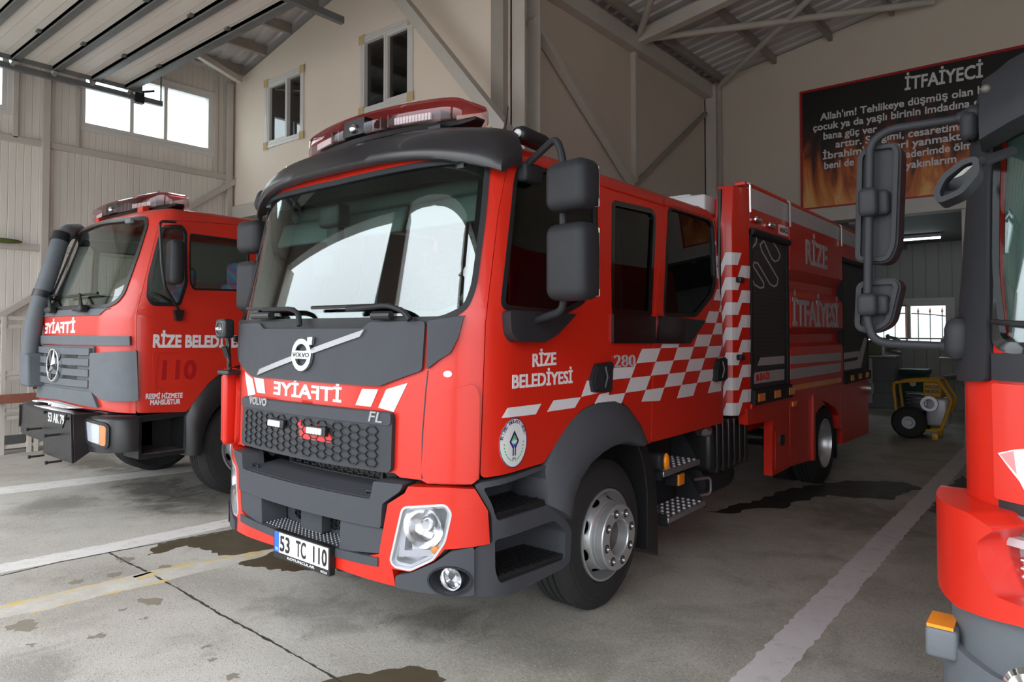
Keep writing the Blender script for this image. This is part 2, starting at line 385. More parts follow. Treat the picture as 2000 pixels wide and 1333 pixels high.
def ribbed(name, col, ax, pitch, dark=.75, rough=.5, wear=.2):
    """sheet cladding with narrow vertical ribs"""
    t = NT(name); p = t.pos(); x = t.sep(p)[ax]; w = t.math('FRACT', t.math('MULTIPLY', x, 1/pitch))
    g = t.math('ABSOLUTE', t.math('SUBTRACT', w, .5)); k = t.step(g, .43, .49)
    st = t.noise(t.scale(p, (6, 6, .35)), 1.2, 5, .6)
    c = t.mix(t.math('MULTIPLY', t.step(st, .52, .75), wear), col, tuple(q*.55 for q in col))
    t.bump(t.math('MULTIPLY', k, -1.0), .5, .01)
    return t.set(Base_Color=t.mix(t.math('MULTIPLY', k, 1-dark), c, (0.05, 0.05, 0.045)), Roughness=rough)
def gxy(u, v): q = at(u, v, 'z', 0); return q.x, q.y
CONC = concrete('concrete_floor', [(*gxy(320, 956), .9, .55, .75), (*gxy(190, 906), 1.2, .35, .6), (*gxy(420, 975), .8, .8, .6), (*gxy(110, 985), .5, .5, .45), (*gxy(620, 1190), .55, .35, .45), (*gxy(560, 1065), 1.1, .30, .7), (*gxy(800, 1125), .45, .22, .6), (*gxy(860, 1215), .35, .3, .55), (*gxy(1150, 1290), .8, .3, .25), (*gxy(1700, 1010), .8, .8, .5), (*gxy(60, 1320), .5, .3, .4)]); YARD = mat('yard_concrete', (.36, .35, .32), .8, var=.2, vs=2)
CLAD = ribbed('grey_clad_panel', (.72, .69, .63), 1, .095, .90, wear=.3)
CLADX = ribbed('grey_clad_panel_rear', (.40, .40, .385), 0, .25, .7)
BEIGE = mat('beige_plaster', (.80, .70, .60), .75, var=.05, vs=1.5, bump=.08, bs=40)
BEIGE2 = mat('dull_beige_plaster', (.60, .535, .455), .8, var=.06, vs=1.2, bump=.08, bs=40)
STEELP = mat('cream_steel_paint', (.52, .49, .44), .5, var=.1, vs=3)
ROOFM = mat('galvanised_roof_sheet', (.56, .56, .56), .45, .15, var=.15, vs=2)
PURL = mat('purlin_steel', (.30, .275, .24), .55, var=.15)
DOORP = mat('white_door_panel', (.72, .70, .645), .45, var=.05, vs=1.5)
GALV = mat('galvanised_dark', (.19, .20, .205), .42, .5, var=.2)
INPANE = glass('inner_window_pane', (.42, .45, .44), .6, .13)
PVC = mat('white_window_plastic', (.66, .65, .63), .4, var=.06)
GROUT = mat('joint_filler', (.035, .032, .028), .85, var=.3)
FOAM = mat('yellowed_corner_foam', (.55, .43, .22), .8, var=.2, vs=20)
RUST = mat('rust_red_steel', (.24, .085, .055), .65, var=.3)
WHITEPAINT = worn_paint('worn_white_paint', (.74, .73, .70), (.36, .34, .29), .52, .70)
GREYPAINT = worn_paint('dull_white_paint', (.60, .575, .575), (.22, .21, .17), .54, .72)
YELLINE = worn_paint('worn_yellow_paint', (.70, .47, .05), (.50, .47, .40), .40, .54)
WET = wetmat('wet_brown_concrete', (.070, .056, .034), (.125, .105, .068)); WET2 = wetmat('dark_oil_stain', (.085, .083, .078), (.19, .185, .175), .4)
DAMP = wetmat('damp_mark', (.19, .165, .125), (.27, .245, .20), .5)
XL, XM, XR, YF, YB, YS, YM = -11.87, -5.30, 6.5, -.75, 12.6, 17.6, 6.45
floor = struct(MB().box(XL-.1, XR, YF, YS, -.2, 0).build('floor', CONC))
struct(MB().box(-40, 30, -45, YF, -.2, 0).build('ground', YARD))
def ground_xy(px): return [tuple(at(u, v, 'z', 0)[:2]) for u, v in px]
flat = lambda x, y, d: Vector((x, y, d))
def ragged(poly, amp, step=.06, seed=1):
    r = random.Random(seed); out = []
    for i in range(len(poly)):
        a = Vector(poly[i]); b = Vector(poly[(i+1) % len(poly)]); n = max(1, int((b-a).length/step)); q = Vector((-(b-a).y, (b-a).x)).normalized() if (b-a).length > 1e-6 else Vector((0, 0))
        for j in range(n): p = a+(b-a)*(j/n)+q*r.uniform(-amp, amp); out.append((p.x, p.y))
    return out
def on_floor(name, poly, m, h, amp=.01, step=.06, seed=1, label=None, soft=0):
    if soft: poly = rnd(poly, soft, 3)
    o = MB().patch(ragged(poly, amp, step, seed), [], flat, -.004, h, (0, 0)).build(name, m, floor, smooth=False)
    if label: o['label'] = label
    return o
def ribbon(px, w):
    p = [Vector(q) for q in ground_xy(px)]; L = []; R = []
    for i in range(len(p)):
        d = (p[min(i+1, len(p)-1)]-p[max(i-1, 0)]).normalized(); n = Vector((-d.y, d.x))*w/2; L.append(tuple(p[i]+n)); R.append(tuple(p[i]-n))
    return L+R[::-1]
def extend(poly2, a, b, d):   # push two corner points a little further along the line direction
    return poly2
WL = ground_xy([(-60, 964), (-60, 979), (275, 939), (275, 928)]); d_ = (Vector(WL[0])-Vector(WL[3]))*1.6; WL = [tuple(Vector(WL[0])+d_), tuple(Vector(WL[1])+d_), (WL[2][0]+.9, WL[2][1]+5), (WL[3][0]+.9, WL[3][1]+5)]
on_floor('painted_line', WL, WHITEPAINT, .0014, .008, .05, 1, 'thin worn white line under the older truck')
on_floor('painted_line', (lambda q: [tuple(Vector(q[0])+(Vector(q[0])-Vector(q[4]))*.8), tuple(Vector(q[1])+(Vector(q[0])-Vector(q[4]))*.8)]+q)(ground_xy([(-60, 1113), (-60, 1127), (250, 1072), (452, 1028), (452, 1013), (225, 1060)]))[0:2]+ground_xy([(250, 1072), (452, 1028), (452, 1013), (225, 1060)]), WHITEPAINT, .0013, .010, .05, 2, 'broad pale line beside the floor joint')
on_floor('painted_line', (lambda q: [tuple(Vector(q[0])+(Vector(q[0])-Vector(q[4]))*.6), tuple(Vector(q[1])+(Vector(q[0])-Vector(q[4]))*.6)]+q[2:])(ground_xy([(-60, 1202), (-60, 1226), (319, 1137), (511, 1089), (543, 1073), (302, 1117)])), worn_paint('rubbed_white_line', (.62, .60, .55), (.44, .42, .37), .36, .60, 6), .0012, .012, .05, 3, 'rubbed white line with yellow edges')
for k, (px, w) in enumerate([([(-60, 1202), (120, 1160), (302, 1117), (420, 1094), (545, 1073)], .055), ([(60, 1198), (180, 1168), (330, 1133)], .03), ([(475, 1092), (500, 1086), (515, 1082)], .07), ([(262, 1131), (285, 1126), (300, 1121)], .11)]):
    on_floor('yellow_edge', ribbon(px, w), YELLINE, .0022, .012, .05, 10+k, 'flaking yellow paint')
rl = ground_xy([(1424, 1333), (1869, 887), (1868, 927.5), (1520, 1340)]); d = (Vector(rl[1])-Vector(rl[0])).normalized()
on_floor('painted_line', [tuple(Vector(rl[0])-d*3), tuple(Vector(rl[1])+d*5), tuple(Vector(rl[2])+d*5), tuple(Vector(rl[3])-d*3)], GREYPAINT, .0014, .009, .035, 5, 'wide scuffed white bay line right of the newer truck')
on_floor('floor_joint', ribbon([(-60, 1141), (0, 1126), (110, 1100), (213, 1080), (305, 1063), (390, 1047), (472, 1033), (520, 1024)], .016), GROUT, .0018, .004, .04, 6)
on_floor('floor_joint', ribbon([(213, 1080), (248, 1099), (280, 1114), (318, 1134), (355, 1155), (396, 1180), (436, 1204), (500, 1238), (560, 1271), (640, 1318), (760, 1390)], .013), GROUT, .0018, .005, .03, 7)
on_floor('wet_patch', ground_xy([(305, 1066), (330, 1058), (380, 1050), (470, 1032), (560, 1010), (700, 1010), (950, 1090), (940, 1120), (860, 1135), (760, 1112), (700, 1118), (640, 1112), (560, 1116), (470, 1103), (465, 1096), (500, 1090), (430, 1085), (405, 1074), (360, 1066), (330, 1075), (290, 1086)]), WET, .0009, .026, .03, 8, 'dark wet patch under the truck front')
on_floor('wet_patch', ground_xy([(590, 1370), (640, 1325), (700, 1318), (740, 1312), (800, 1300), (850, 1312), (875, 1330), (850, 1345), (860, 1380), (640, 1400)]), WET, .0009, .02, .05, 9, 'dark damp patch at the near edge')
for k, px in enumerate([[(225, 1090), (262, 1089), (258, 1097), (236, 1101)], [(205, 1122), (240, 1117), (232, 1128), (208, 1130)], [(135, 1136), (165, 1130), (160, 1140), (138, 1142)], [(262, 1170), (322, 1168), (316, 1184), (290, 1184)], [(225, 1196), (250, 1188), (245, 1192)], [(270, 1212), (292, 1204), (290, 1210)], [(165, 1246), (205, 1236), (208, 1244), (180, 1248)], [(8, 1226), (60, 1206), (74, 1222), (66, 1234), (20, 1232)], [(383, 1266), (410, 1258), (420, 1264), (402, 1268)], [(400, 1292), (424, 1283), (420, 1296)], [(433, 1326), (456, 1312), (464, 1322), (455, 1330)], [(40, 1262), (72, 1254), (66, 1266)], [(305, 1107), (340, 1103), (330, 1112), (308, 1113)]]):
    on_floor('damp_spot', ground_xy(px), DAMP, .0007, .016, .022, 20+k, soft=.12)
on_floor('wet_patch', ground_xy([(1380, 1000), (1450, 985), (1530, 958), (1640, 940), (1760, 942), (1800, 955), (1740, 978), (1620, 968), (1540, 982), (1530, 996), (1480, 994), (1440, 1000), (1410, 1004)]), wetmat('wet_dark_concrete', (.02, .02, .017), (.045, .044, .036), .45), .0008, .05, .08, 42, 'wet streak behind the rear axle')
on_floor('wet_patch', ground_xy([(1840, 960), (1880, 930), (1900, 940), (1890, 1080), (1845, 1010), (1815, 1000)]), wetmat('wet_dark_concrete_b', (.022, .022, .018), (.05, .05, .04), .4), .0010, .03, .06, 43, 'puddle beside the bay line')
# --- walls
wall_yz = lambda x0: (lambda y, z, d: Vector((x0+d, y, z)))
wall_xz = lambda y0: (lambda x, z, d: Vector((x, y0-d, z)))
def rect(a, b, c, d): return [(a, c), (b, c), (b, d), (a, d)]
W1 = (3.96, 6.04, 4.89, 5.90); W2 = (.75, 3.0, 4.89, 5.90)
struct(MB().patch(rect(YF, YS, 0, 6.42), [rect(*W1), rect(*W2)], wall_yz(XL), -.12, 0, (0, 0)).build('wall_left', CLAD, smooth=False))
RZ_L = lambda x: 6.22+(min(x+11.87, -5.3-x))*.225      # left bay roof underside
RZ_R = lambda x: 6.33+(min(x+5.3, 6.5-x))*.17          # main bay roof underside
top = [(x, RZ_L(x)) for x in (XM, -8.585, XL)]
W3 = (-10.72, -9.68, 4.90, 5.97); W4 = (-8.12, -7.08, 4.97, 6.03)
struct(MB().patch([(XL, 3.95), (XM, 3.95)]+top, [rect(*W3), rect(*W4)], wall_xz(YM), -.18, 0, (0, 0)).build('wall_back', BEIGE, smooth=False))
struct(MB().box(XL, XM, YM-.06, YM+.2, 3.72, 3.96).build('trim_1', STEELP, bevel=.01))
struct(MB().box(XM-.12, XM, YM+.1, YB+.2, 0, 6.9).build('wall_inner', BEIGE2))
topb = [(XR, RZ_R(XR)+.15), (.6, RZ_R(.6)+.15), (XM, RZ_R(XM)+.15)]
struct(MB().patch([(XM, 3.62), (XR, 3.62)]+topb, [], wall_xz(YB), -.18, 0, (0, 0)).build('wall_rear', BEIGE2, smooth=False))
struct(MB().box(XM, XR, YB-.10, YB+.2, 3.58, 3.82).build('trim_2', STEELP, bevel=.01))
struct(MB().box(XR, XR+.12, YF, YS, 0, 6.6).build('wall_right', CLAD))
W5 = (-4.18, -2.62, 1.58, 2.42)
def wpx(u, v): p = at(u, v, 'y', YS); return p.x, p.z
a = wpx(1690, 668); b = wpx(1857, 588); W5 = (a[0]-.9, b[0], a[1], b[1])
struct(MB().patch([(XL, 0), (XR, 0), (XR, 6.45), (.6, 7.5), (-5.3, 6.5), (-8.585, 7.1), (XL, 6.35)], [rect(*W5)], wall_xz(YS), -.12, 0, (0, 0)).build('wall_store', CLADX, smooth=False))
struct(MB().box(XM, XR, YB+.2, YS, 3.66, 3.74).build('ceiling', mat('store_ceiling_sheet', (.16, .16, .155), .6)))
for x in (-4.4, -2.9, -.6, 1.2): struct(MB().box(x-.05, x+.05, YB+.2, YS, 3.54, 3.66).build('ceiling_joist', PURL))
struct(MB().box(-1.29, -1.15, YB-.06, YB+.1, 0, 3.58).build('steel_post', STEELP, bevel=.008))
struct(MB().box(XL, XM, YB, YB+.15, 0, 6.36).build('wall_garage', BEIGE2))
# front of the hall: piers and header around the open bay doors
for x0, x1 in ((XL-.1, -11.45), (-5.85, -5.05), (-.95, -.6), (5.9, XR+.1)):
    struct(MB().box(x0, x1, YF-.45, YF, 0, 4.45).build('door_pier', STEELP, bevel=.01))
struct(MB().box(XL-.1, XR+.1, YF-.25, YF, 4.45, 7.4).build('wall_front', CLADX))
# --- windows
def window(name, fn, x0, x1, z0, z1, mull, fw=.06, depth=(-.09, .02), pane=PANE, foam=False, sash=(), cw=.075):
    o = bpy.data.objects.new(name, None); COL.objects.link(o); o['kind'] = 'structure'
    holes = []; xs = [x0+fw]+[m for m in mull]+[x1-fw]
    for i in range(len(xs)-1): holes.append(rect(xs[i]+(fw*.5 if i else 0), xs[i+1]-(fw*.5 if i < len(xs)-2 else 0), z0+fw, z1-fw))
    MB().patch(rect(x0, x1, z0, z1), holes, fn, depth[0], depth[1], (0, 0)).build('window_frame', PVC, o, bevel=.006, smooth=False)
    for h in holes: MB().patch(h, [], fn, depth[0]*.5-.006, depth[0]*.5, (0, 0)).build('window_pane', pane, o, smooth=False)
    for i in sash:
        h = holes[i]; MB().patch(inset(h, -.005), [inset(h, .030)], fn, depth[0]*.5, depth[1]*.4, (0, 0)).build('window_sash', PVC, o, bevel=.004, smooth=False)
    c = cw
    MB().patch([(x0-c, z0-c), (x1+c, z0-c), (x1+c, z1+c), (x0-c, z1+c)], [rect(x0, x1, z0, z1)], fn, 0, .025, (0, 0)).build('window_casing', PVC, o, bevel=.006, smooth=False)
    if foam:
        for x, z in ((x0-c, z0-c), (x1+c, z0-c), (x0-c, z1+c), (x1+c, z1+c)):
            s = 1 if x < x0 else -1; t = 1 if z < z0 else -1
            MB().patch([(x-.02*s, z-.02*t), (x+.10*s, z-.02*t), (x+.10*s, z+.11*t), (x-.02*s, z+.11*t)], [], fn, .025, .032, (0, 0)).build('corner_patch', FOAM, o, smooth=False)
    return o
window('window_1', wall_yz(XL), *W1, (4.70, 5.24))
window('window_2', wall_yz(XL), *W2, (1.5, 2.25))
window('window_3', wall_xz(YM), *W3, (-10.12,), foam=True, sash=(0,), pane=INPANE, fw=.042, cw=.055)
window('window_4', wall_xz(YM), *W4, (-7.62,), foam=True, sash=(1,), pane=INPANE, fw=.042, cw=.055)
ww = W5[1]-W5[0]; window('window_5', wall_xz(YS), *W5, (W5[1]-ww*.31, W5[1]-ww*.62), .07, sash=(1, 2))
# --- frame steel on the left wall, roof and inner wall
def steel(name, p0, p1, w, h, m=STEELP, up=(0, 0, 1)): return struct(MB().bar(p0, p1, w, h, up).build(name, m, bevel=.006))
xw = XL+.03
steel('wall_girt', (xw, YF, 4.485), (xw, YM, 4.485), .07, .09)
steel('wall_girt', (xw, YF, 2.93), (xw, YM, 2.93), .07, .09)
steel('wall_girt', (xw, YF, .10), (xw, YM, .10), .07, .2, GALV)
steel('wall_post', (xw+.02, 3.48, 0), (xw+.02, 3.48, 5.85), .10, .10, up=(1, 0, 0))
steel('wall_post', (xw, 3.10, 4.5), (xw, 3.10, 6.2), .07, .07, up=(1, 0, 0))
steel('wall_post', (xw, 3.90, 4.5), (xw, 3.90, 6.2), .06, .05, up=(1, 0, 0))
steel('wall_post', (xw, 6.11, 4.5), (xw, 6.11, 6.2), .06, .05, up=(1, 0, 0))
steel('wall_brace', tuple(at(365, 408, 'x', xw+.06)), tuple(at(462, 353, 'x', xw+.06)), .09, .09)
steel('wall_brace', tuple(at(-60, 650, 'x', xw+.06)), tuple(at(75, 574, 'x', xw+.06)), .09, .09)
steel('steel_column', (-11.80, YM-.10, 0), (-11.80, YM-.10, 6.2), .10, .08, up=(1, 0, 0))
b0 = at(775, -12, 'y', YM-.35); b1 = at(940, 196, 'y', YM-.35); dd = (b1-b0)
steel('wall_brace', tuple(b0-dd*.3), tuple(b1+dd*.25), .15, .15, up=(0, 1, 0))
def icolumn(y0, y1, x=XM, w=.2, z1=6.3):
    m = MB().box(x, x+w, y0, y0+.02, 0, z1).box(x, x+w, y1-.02, y1, 0, z1).box(x, x+.02, y0, y1, 0, z1); return struct(m.build('steel_column', STEELP))
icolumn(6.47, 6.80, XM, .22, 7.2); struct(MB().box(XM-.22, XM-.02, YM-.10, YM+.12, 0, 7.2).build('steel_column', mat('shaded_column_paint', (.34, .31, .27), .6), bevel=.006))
struct(MB().box(XM, XM+.09, 9.44, 9.53, 0, 6.2).build('steel_column', STEELP, bevel=.005))
icolumn(12.24, 12.5, XM, .22)
steel('eaves_beam', (XM+.08, YM, 6.2), (XM+.08, YB, 6.2), .16, .26)
steel('wall_brace', tuple(at(1037, 36, 'x', XM+.1)), tuple(at(1235, 358, 'x', XM+.1)), .10, .12, up=(1, 0, 0))
steel('wall_brace', tuple(at(1378, 222, 'x', XM+.06)), tuple(at(1230, 372, 'x', XM+.06)), .07, .07, PURL, up=(1, 0, 0))
# corrugated roof sheets (ridges running down the slope)
def roof(name, x0, x1, fz, y0, y1, pitch=.25, h=.035):
    prof = []; y = y0
    while y < y1: prof += [(y, 0), (y+pitch*.55, 0), (y+pitch*.65, h), (y+pitch*.9, h)]; y += pitch
    m = MB(); r = [[V(x, y, fz(x)+.16+z) for y, z in prof] for x in (x0, x1)]; r2 = [[p+V(0, 0, .05) for p in q] for q in r]
    n = len(prof); vs = r[0]+r[1]+r2[1]+r2[0]; fs = [(k*n+j, k*n+j+1, ((k+1) % 4)*n+j+1, ((k+1) % 4)*n+j) for k in range(4) for j in range(n-1)]
    m.add(vs, fs+[tuple(k*n for k in range(4)), tuple(k*n+n-1 for k in (3, 2, 1, 0))]); return struct(m.build(name, ROOFM, smooth=False))
roof('roof_left_west', XL-.2, -8.585, RZ_L, YF-.3, YS); roof('roof_left_east', -8.585, XM, RZ_L, YF-.3, YS)
roof('roof_main_west', XM, .6, RZ_R, YF-.3, YS); roof('roof_main_east', .6, XR+.2, RZ_R, YF-.3, YS)
for x in (-11.5, -10.75, -10.0, -9.25, -8.6, -7.9, -7.1, -6.3): struct(MB().box(x-.035, x+.035, YF, YM-.02, RZ_L(x), RZ_L(x)+.16).build('roof_purlin', PURL))
for x in (-5.05, -4.1, -3.15, -2.2, -1.25, -.3, .65, 2.2, 3.8, 5.4): struct(MB().box(x-.03, x+.03, YF, YB-.01, RZ_R(x)+.02, RZ_R(x)+.16).build('roof_purlin', PURL))
steel('roof_rafter', (XM+.1, 9.5, 6.28), (.6, 9.5, 7.2), .16, .2); steel('roof_rafter', (.6, 9.5, 7.2), (XR, 9.5, 6.28), .16, .2)
steel('roof_rafter', (XM+.1, 3.2, 6.28), (.6, 3.2, 7.2), .16, .2); steel('roof_rafter', (XL, 3.2, 6.16), (-8.585, 3.2, 6.88), .14, .18); steel('roof_rafter', (-8.585, 3.2, 6.88), (XM, 3.2, 6.16), .14, .18)
def rod(name, a, b, r): return struct(MB().tube([a, b], r, 12).build(name, STEELP))
rod('roof_brace', (XM+.15, 9.6, 6.30), (-1.6, 12.4, 6.86), .055); rod('roof_brace', (XM+.15, 12.5, 6.33), (-1.7, 9.6, 6.86), .05)
rod('roof_brace', (XM+.15, 9.45, 6.30), (-3.2, 7.0, 6.60), .05)
steel('wall_brace', tuple(at(470, 158, 'y', YM-.12)), tuple(at(372, 97, 'y', 5.3)), .10, .10)
# --- open sectional door lying under the roof of the left bay
door = bpy.data.objects.new('door_1', None); COL.objects.link(door); door['kind'] = 'structure'
dy = [4.46-.5*i for i in range(11)]; DX0, DX1, DZ = -11.22, -6.75, 5.49
for i in range(10):
    MB().box(DX0, DX1, dy[i+1]+.006, dy[i]-.006, DZ, DZ+.045).build('door_section', DOORP, door, bevel=.004)
    m = MB()
    for k in (.32, .66):
        yy = dy[i+1]+k*.5; m.box(DX0, DX1, yy-.004, yy+.004, DZ-.003, DZ)
    m.build('panel_groove', mat('groove_shade', (.50, .48, .44), .5) if i == 0 else MATS['groove_shade'], door)
for i in range(10):
    w = .12 if i == 0 else .085
    m = MB().box(DX0, DX1, dy[i]-w, dy[i]+.02, DZ-.05, DZ-.002); m.box(DX0, DX1, dy[i]-w, dy[i]-w+.012, DZ-.075, DZ-.002); m.build('door_stiffener', GALV, door)
    m = MB()
    for x in (-10.0, -8.1): m.box(x-.04, x+.04, dy[i]-w-.05, dy[i]-w, DZ-.03, DZ-.002)
    m.build('hinge_plate', GALV, door)
    MB().bar((DX0-.02, dy[i]-.05, DZ-.10), (DX0-.09, dy[i]-.05, DZ+.02), .1, .05, (0, 1, 0)).build('roller_bracket', ALU, door)
m = MB().box(DX0-.16, DX0-.09, YF, 4.95, DZ-.16, DZ-.08); m.box(DX0-.03, DX0, YF, 4.6, DZ-.06, DZ+.05); m.build('door_track', GALV, door)
MB().box(DX1+.09, DX1+.16, YF, 4.95, DZ-.16, DZ-.08).build('door_track', GALV, door)
m = MB().box(DX0-.17, DX0-.07, 4.52, 4.66, DZ-.2, DZ-.03).cyl((DX0-.3, 4.55, DZ), (DX0+.05, 4.75, DZ), .018).box(DX0-.15, DX0-.1, 4.58, 4.62, DZ-.03, DZ+.02); m.build('track_stop', DARK, door)
MB().cyl((DX0-.12, 4.93, DZ-.1), (DX0-.12, 4.93, RZ_L(DX0)+.1), .012, seg=8).build('track_hanger', GALV, door)
# ================================================================ NEWER FIRE TRUCK (middle bay)
OX, OY = -3.32, 2.25
truck = thing('fire_truck', 'newer fire truck in the middle with checkered red and white sides and dark grey front', 'fire truck', (OX, OY, 0))
T = Surf((OX, OY, 0), 1.14, .035, .66, .36, 2.2, 3.18, lambda z: .03*(z-1.0) if z < 1.75 else .0225+.20*(z-1.75), lambda z: 1-.05*max(0, z-1.8)/.8, 2.57, .15)
B = Surf((OX, OY-.06, 0), 1.17, .03, .55, .42, 2.3, 3.0, lambda z: 0.0, lambda z: 1.0, 3, .1)
FT = T.P; FB = lambda s, z, d=0.0: B.P(s, z, d)+V(0, -.06, 0)
def mir(p): return [(-a[0],)+tuple(a[1:]) for a in p]
def sym(half):
    """full outline from a right half that runs from the centre line round to the centre line"""
    return list(half)+[(-a[0],)+tuple(a[1:]) for a in reversed(half) if abs(a[0]) > 1e-6]
def SX(u, v, X=1.14): p = at(u, v, 'x', OX+X); return (p.y-OY, p.z)
sideX = lambda X: (lambda y, z, d=0.0: V(X+d, y, z))
def part(name, m, mb, parent=truck, **k): return mb.build(name, m, parent, **k)
zroof = T.zt+T.rr*math.pi/2
# -- outlines read off the body
door_px = [(936, 936), (951, 600), (972, 420), (992, 300, .05), (1168, 334, .05), (1181, 372), (1193, 520), (1195, 612), (1191, 789), (1165, 787), (1136, 801), (1112, 828), (1085, 870), (1061, 906)]
win_px = [(979, 602), (1005, 352), (1013, 323), (1160, 352), (1166, 545), (1136, 592), (1098, 612)]
qwin_px = [(1193, 613), (1195, 398), (1199, 391), (1273, 408), (1281, 423), (1272, 619)]
rdoor_px = [(1271, 866), (1277, 616), (1295, 392), (1301, 387), (1394, 413), (1403, 436), (1410, 500), (1413, 690), (1413, 826)]
rwin_px = [(1295, 616), (1305, 411), (1311, 405), (1382, 427), (1392, 440), (1397, 548), (1390, 577), (1358, 617)]
DOOR, WIN, QWIN, RDOOR, RWIN = (T.Q(p, 1) for p in (door_px, win_px, qwin_px, rdoor_px, rwin_px))
WIN = rnd(WIN, .05); QWIN = rnd(QWIN, .04); RWIN = rnd(RWIN, .05)
ws = T.Q([(912, 613), (930, 560), (947, 430), (957, 314)], 1)
zb, zt_ = 1.745, ws[3][1]; ztc = T.q(720, 340)[1]; zte = T.q(880, 311, 1)
WSCR = rnd(sym([(0, zb), (ws[0][0]-.12, zb), (ws[0][0], ws[0][1]+.02)]+ws[1:3]+[(ws[3][0], ws[3][1]-.012), (ws[3][0]-.05, zte[1]), (.5, (ztc+zte[1])/2), (0, ztc)]), .05)
fr = T.Q([(771, 925), (781, 933), (822, 938), (834, 945), (921, 947)], 1)
zg = fr[0][1]
shell_r = [(0, zg)]+fr+DOOR[:1]+DOOR[1:3]+[p[:2] for p in DOOR[3:9]]+T.Q([(1216, 786), (1242, 818), (1262, 868)], 1)+RDOOR
sE = T.L-.001
half = [p[:2] for p in shell_r]+[(T.ysh(3.10), RDOOR[-1][1]), (sE, RDOOR[-1][1])]
outer = half+[(sE, zroof), (0, zroof)]
REDIN = [RED, INTERIOR, RED]
m = MB()
for sg in (1, -1):
    f = lambda s, z, d, sg=sg: FT(s*sg, z, d)
    wh = [p for p in WSCR if p[0] >= -1e-6]; wh = sorted(wh, key=lambda p: math.atan2(p[1]-2.1, p[0]-.6))
    # right half outline with the windscreen cut out of the centre edge
    top_c = max(p[1] for p in wh if p[0] < .02); bot_c = min(p[1] for p in wh if p[0] < .02)
    ring = [p for p in WSCR if p[0] > 1e-6]   # bottom centre -> round -> top centre
    o = half+[(sE, zroof), (0, zroof), (0, top_c)]+[p for p in reversed(ring)]+[(0, bot_c)]
    m.patch(o, [QWIN], f, -.035, 0, (.06, .06), (0, 1, 0))
ring = [FT(s, zroof) for s in [sE*(-1+2*i/160) for i in range(161)]]
cen = V(0, 1.6, ring[0].z+.03)
rings = [ring]+[[p.lerp(cen, k)+V(0, 0, .03*math.sin(k*1.57)-(.0 if k else 0)) for p in ring] for k in (.06, .15, .3, .6, .95)]
m.loft(rings, False)
shell = part('cab_shell', REDIN, m, weld=True, ang=40)
# windscreen with its dark rim
def ringpatch(name, poly, w, m, fn, d0, d1, parent, step=(.06, .06)):
    return part(name, m, MB().patch(poly, [inset(poly, w)], fn, d0, d1, step), parent)
part('windscreen', SCREEN, MB().patch(inset(WSCR, .004), [], FT, -.016, -.011, (.05, .06)), shell)
ringpatch('windscreen_seal', inset(WSCR, -.004), .030, DARK, FT, -.010, .006, shell)
fr_in = inset(WSCR, .055)
part('windscreen_frit', GLOSSBLACK, MB().patch(inset(WSCR, .01), [rnd([(p[0], min(p[1], ztc-.10)) for p in fr_in], .02)], FT, -.024, -.018, (.06, .06)), shell)
# doors
for sg in (1, -1):
    f = lambda s, z, d, sg=sg: FT(s*sg, z, d)
    for nm, D, Wn, lbl in (('front_door', DOOR, WIN, None), ('rear_door', RDOOR, RWIN, None)):
        D2 = rnd(inset([p[:2] for p in D], .004), .03)
        dr = part(nm, REDIN, MB().patch(D2, [Wn], f, -.03, .004, (.07, .07), (0, 1, 0)), ang=40)
        part('door_window', DARKPANE, MB().patch(inset(Wn, .003), [], f, -.014, -.009, (.08, .08)), dr)
        part('window_seal', BLACK, MB().patch(inset(Wn, -.012), [inset(Wn, .016)], f, -.010, .008, (.08, .08)), dr)
        if sg == 1:
            hp = [(1149, 741, .01), (1158, 711, .02), (1189, 707), (1186, 766), (1153, 766), (1149, 752)] if nm == 'front_door' else [(1391, 724), (1396, 702, .02), (1412, 698), (1412, 743), (1391, 746)]
            H = rnd(T.Q(hp, 1), .015); h = part('door_handle', DARK, MB().patch(H, [], f, .004, .03, (.03, .03)).patch(inset(H, .012), [], f, .03, .042, (.03, .03)), bevel=.004)
            a, b = (T.q(1172, 716, 1), T.q(1171, 757, 1)) if nm == 'front_door' else (T.q(1402, 706, 1), T.q(1401, 738, 1))
            part('handle_grip', BLACK, MB().tube([f(a[0], a[1], .04), f((a[0]+b[0])/2, (a[1]+b[1])/2, .056), f(b[0], b[1], .04)], .011, 8), h)
            tp = [(1193, 612), (1276, 619), (1275, 671), (1193, 671)] if nm == 'front_door' else [(1284, 617), (1374, 627), (1343, 671), (1279, 671)]
            part('trim_panel', GLOSSBLACK, MB().patch(rnd(T.Q(tp, 1), .01), [], f, .002, .022, (.08, .08)), dr if nm == 'rear_door' else shell, bevel=.004)
part('quarter_window', GLOSSBLACK, MB().patch(QWIN, [inset(QWIN, .035)], FT, -.012, .004, (.08, .08)))
for sg in (1, -1): part('quarter_pane', DARKPANE, MB().patch(inset(QWIN, .02), [], lambda s, z, d, sg=sg: FT(s*sg, z, d), -.02, -.014, (.08, .08)))
